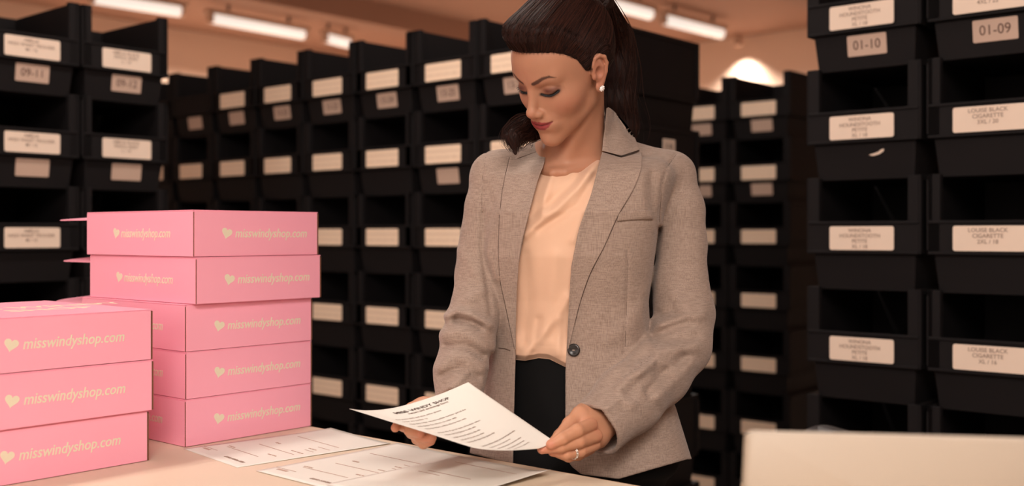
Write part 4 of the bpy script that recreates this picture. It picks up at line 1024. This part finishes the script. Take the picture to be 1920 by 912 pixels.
e_lo = [W(1010, 842, 1.742), W(1024, 836, 1.753), W(1036, 826, 1.768)]
nu, nv = 48, 48; U = np.linspace(0, 1, nu); Vv_ = np.linspace(0, 1, nv)
A0 = bez(e_top, U)                    # v=0 : left tip -> top corner
A1 = bez(e_lo, U)                     # v=1
B0 = bez(e_bot, Vv_)                  # u=0 : left tip -> lower right
B1 = bez(e_rt, Vv_)                   # u=1 : top corner -> right hand
G = np.zeros((nv, nu, 3))
for j, v in enumerate(Vv_):
    for i, u in enumerate(U):
        G[j, i] = (1-v)*A0[i]+v*A1[i]+(1-u)*B0[j]+u*B1[j]-((1-u)*(1-v)*A0[0]+u*(1-v)*A0[-1]+(1-u)*v*A1[0]+u*v*A1[-1])
du = np.gradient(G, axis=1); dv = np.gradient(G, axis=0); Nn = np.cross(du, dv); Nn /= np.linalg.norm(Nn, axis=2)[..., None]+1e-12
if Nn[nv//2, nu//2, 2] < 0: Nn = -Nn
lo_ = G-Nn*.0003; VV = np.concatenate([G.reshape(-1, 3), lo_.reshape(-1, 3)]); P_ = nu*nv; FF = []
for j in range(nv-1):
    for i in range(nu-1): a = j*nu+i; FF += [[a, a+1, a+nu+1, a+nu], [P_+a, P_+a+nu, P_+a+nu+1, P_+a+1]]
for i in range(nu-1): FF += [[i, P_+i, P_+i+1, i+1]]; a = (nv-1)*nu+i; FF += [[a, a+1, P_+a+1, P_+a]]
for j in range(nv-1): a = j*nu; FF += [[a, a+nu, P_+a+nu, P_+a]]; a += nu-1; FF += [[a, P_+a, P_+a+nu, a+nu]]
c0 = G.reshape(-1, 3).mean(0)
held = empty('paper_sheet', c0.tolist()); tag(held, 'curved printed sheet held up by the woman in both hands', 'paper')
link('page', mesh_np('page', VV-c0, FF), M['paper'], held)
def on_sheet(u, v, h=.0004):
    u = np.clip(u, 0, 1)*(nu-1); v = np.clip(v, 0, 1)*(nv-1); i = np.clip(u.astype(int), 0, nu-2); j = np.clip(v.astype(int), 0, nv-2); fu = (u-i)[:, None]; fv = (v-j)[:, None]
    g = lambda Q: Q[j, i]*(1-fu)*(1-fv)+Q[j, i+1]*fu*(1-fv)+Q[j+1, i]*(1-fu)*fv+Q[j+1, i+1]*fu*fv
    return g(G)+g(Nn)*h
def sheet_text(s, size, u0, v0, mat, bold=.0003):
    me = text_mesh(s, size, align='LEFT', bold=bold).copy(); me.materials.clear(); n = len(me.vertices); co = np.zeros(n*3, np.float32); me.vertices.foreach_get('co', co); co = co.reshape(-1, 3)
    u = u0+co[:, 0]/.22; v = v0-co[:, 2]/.30; p = on_sheet(u, v, .00045)-c0; me.vertices.foreach_set('co', p.astype(np.float32).ravel()); me.update(); link('printed_line', me, mat, held)
def sheet_rule(u0, u1, v0, dv_, mat=None):
    u = np.linspace(u0, u1, 30); a = on_sheet(u, np.full(30, v0), .0005); b = on_sheet(u, np.full(30, v0+dv_), .0005); V = np.concatenate([a, b])-c0; F = [[i, i+1, 30+i+1, 30+i] for i in range(29)]
    link('printed_rule', mesh_np('rule', V, F), mat or M['print_ink'], held)
sheet_text('MISS WINDY SHOP', .0125, .26, .115, M['ink_dark']); sheet_text('return and exchange form', .0075, .33, .15, M['ink'], .0002)
rr = random.Random(4)
for k in range(15):
    v0 = .21+.04*k+(.03 if k > 4 else 0)+(.03 if k > 9 else 0)
    txt = ' '.join(rr.choice(['order', 'please', 'within', 'return', 'the', 'parcel', 'and', 'size', 'number', 'of', 'item', 'send', 'days', 'with', 'to']) for _ in range(rr.choice([4, 7, 8, 9])))
    sheet_text(txt, .0062, .12, v0, M['ink'], .00005)
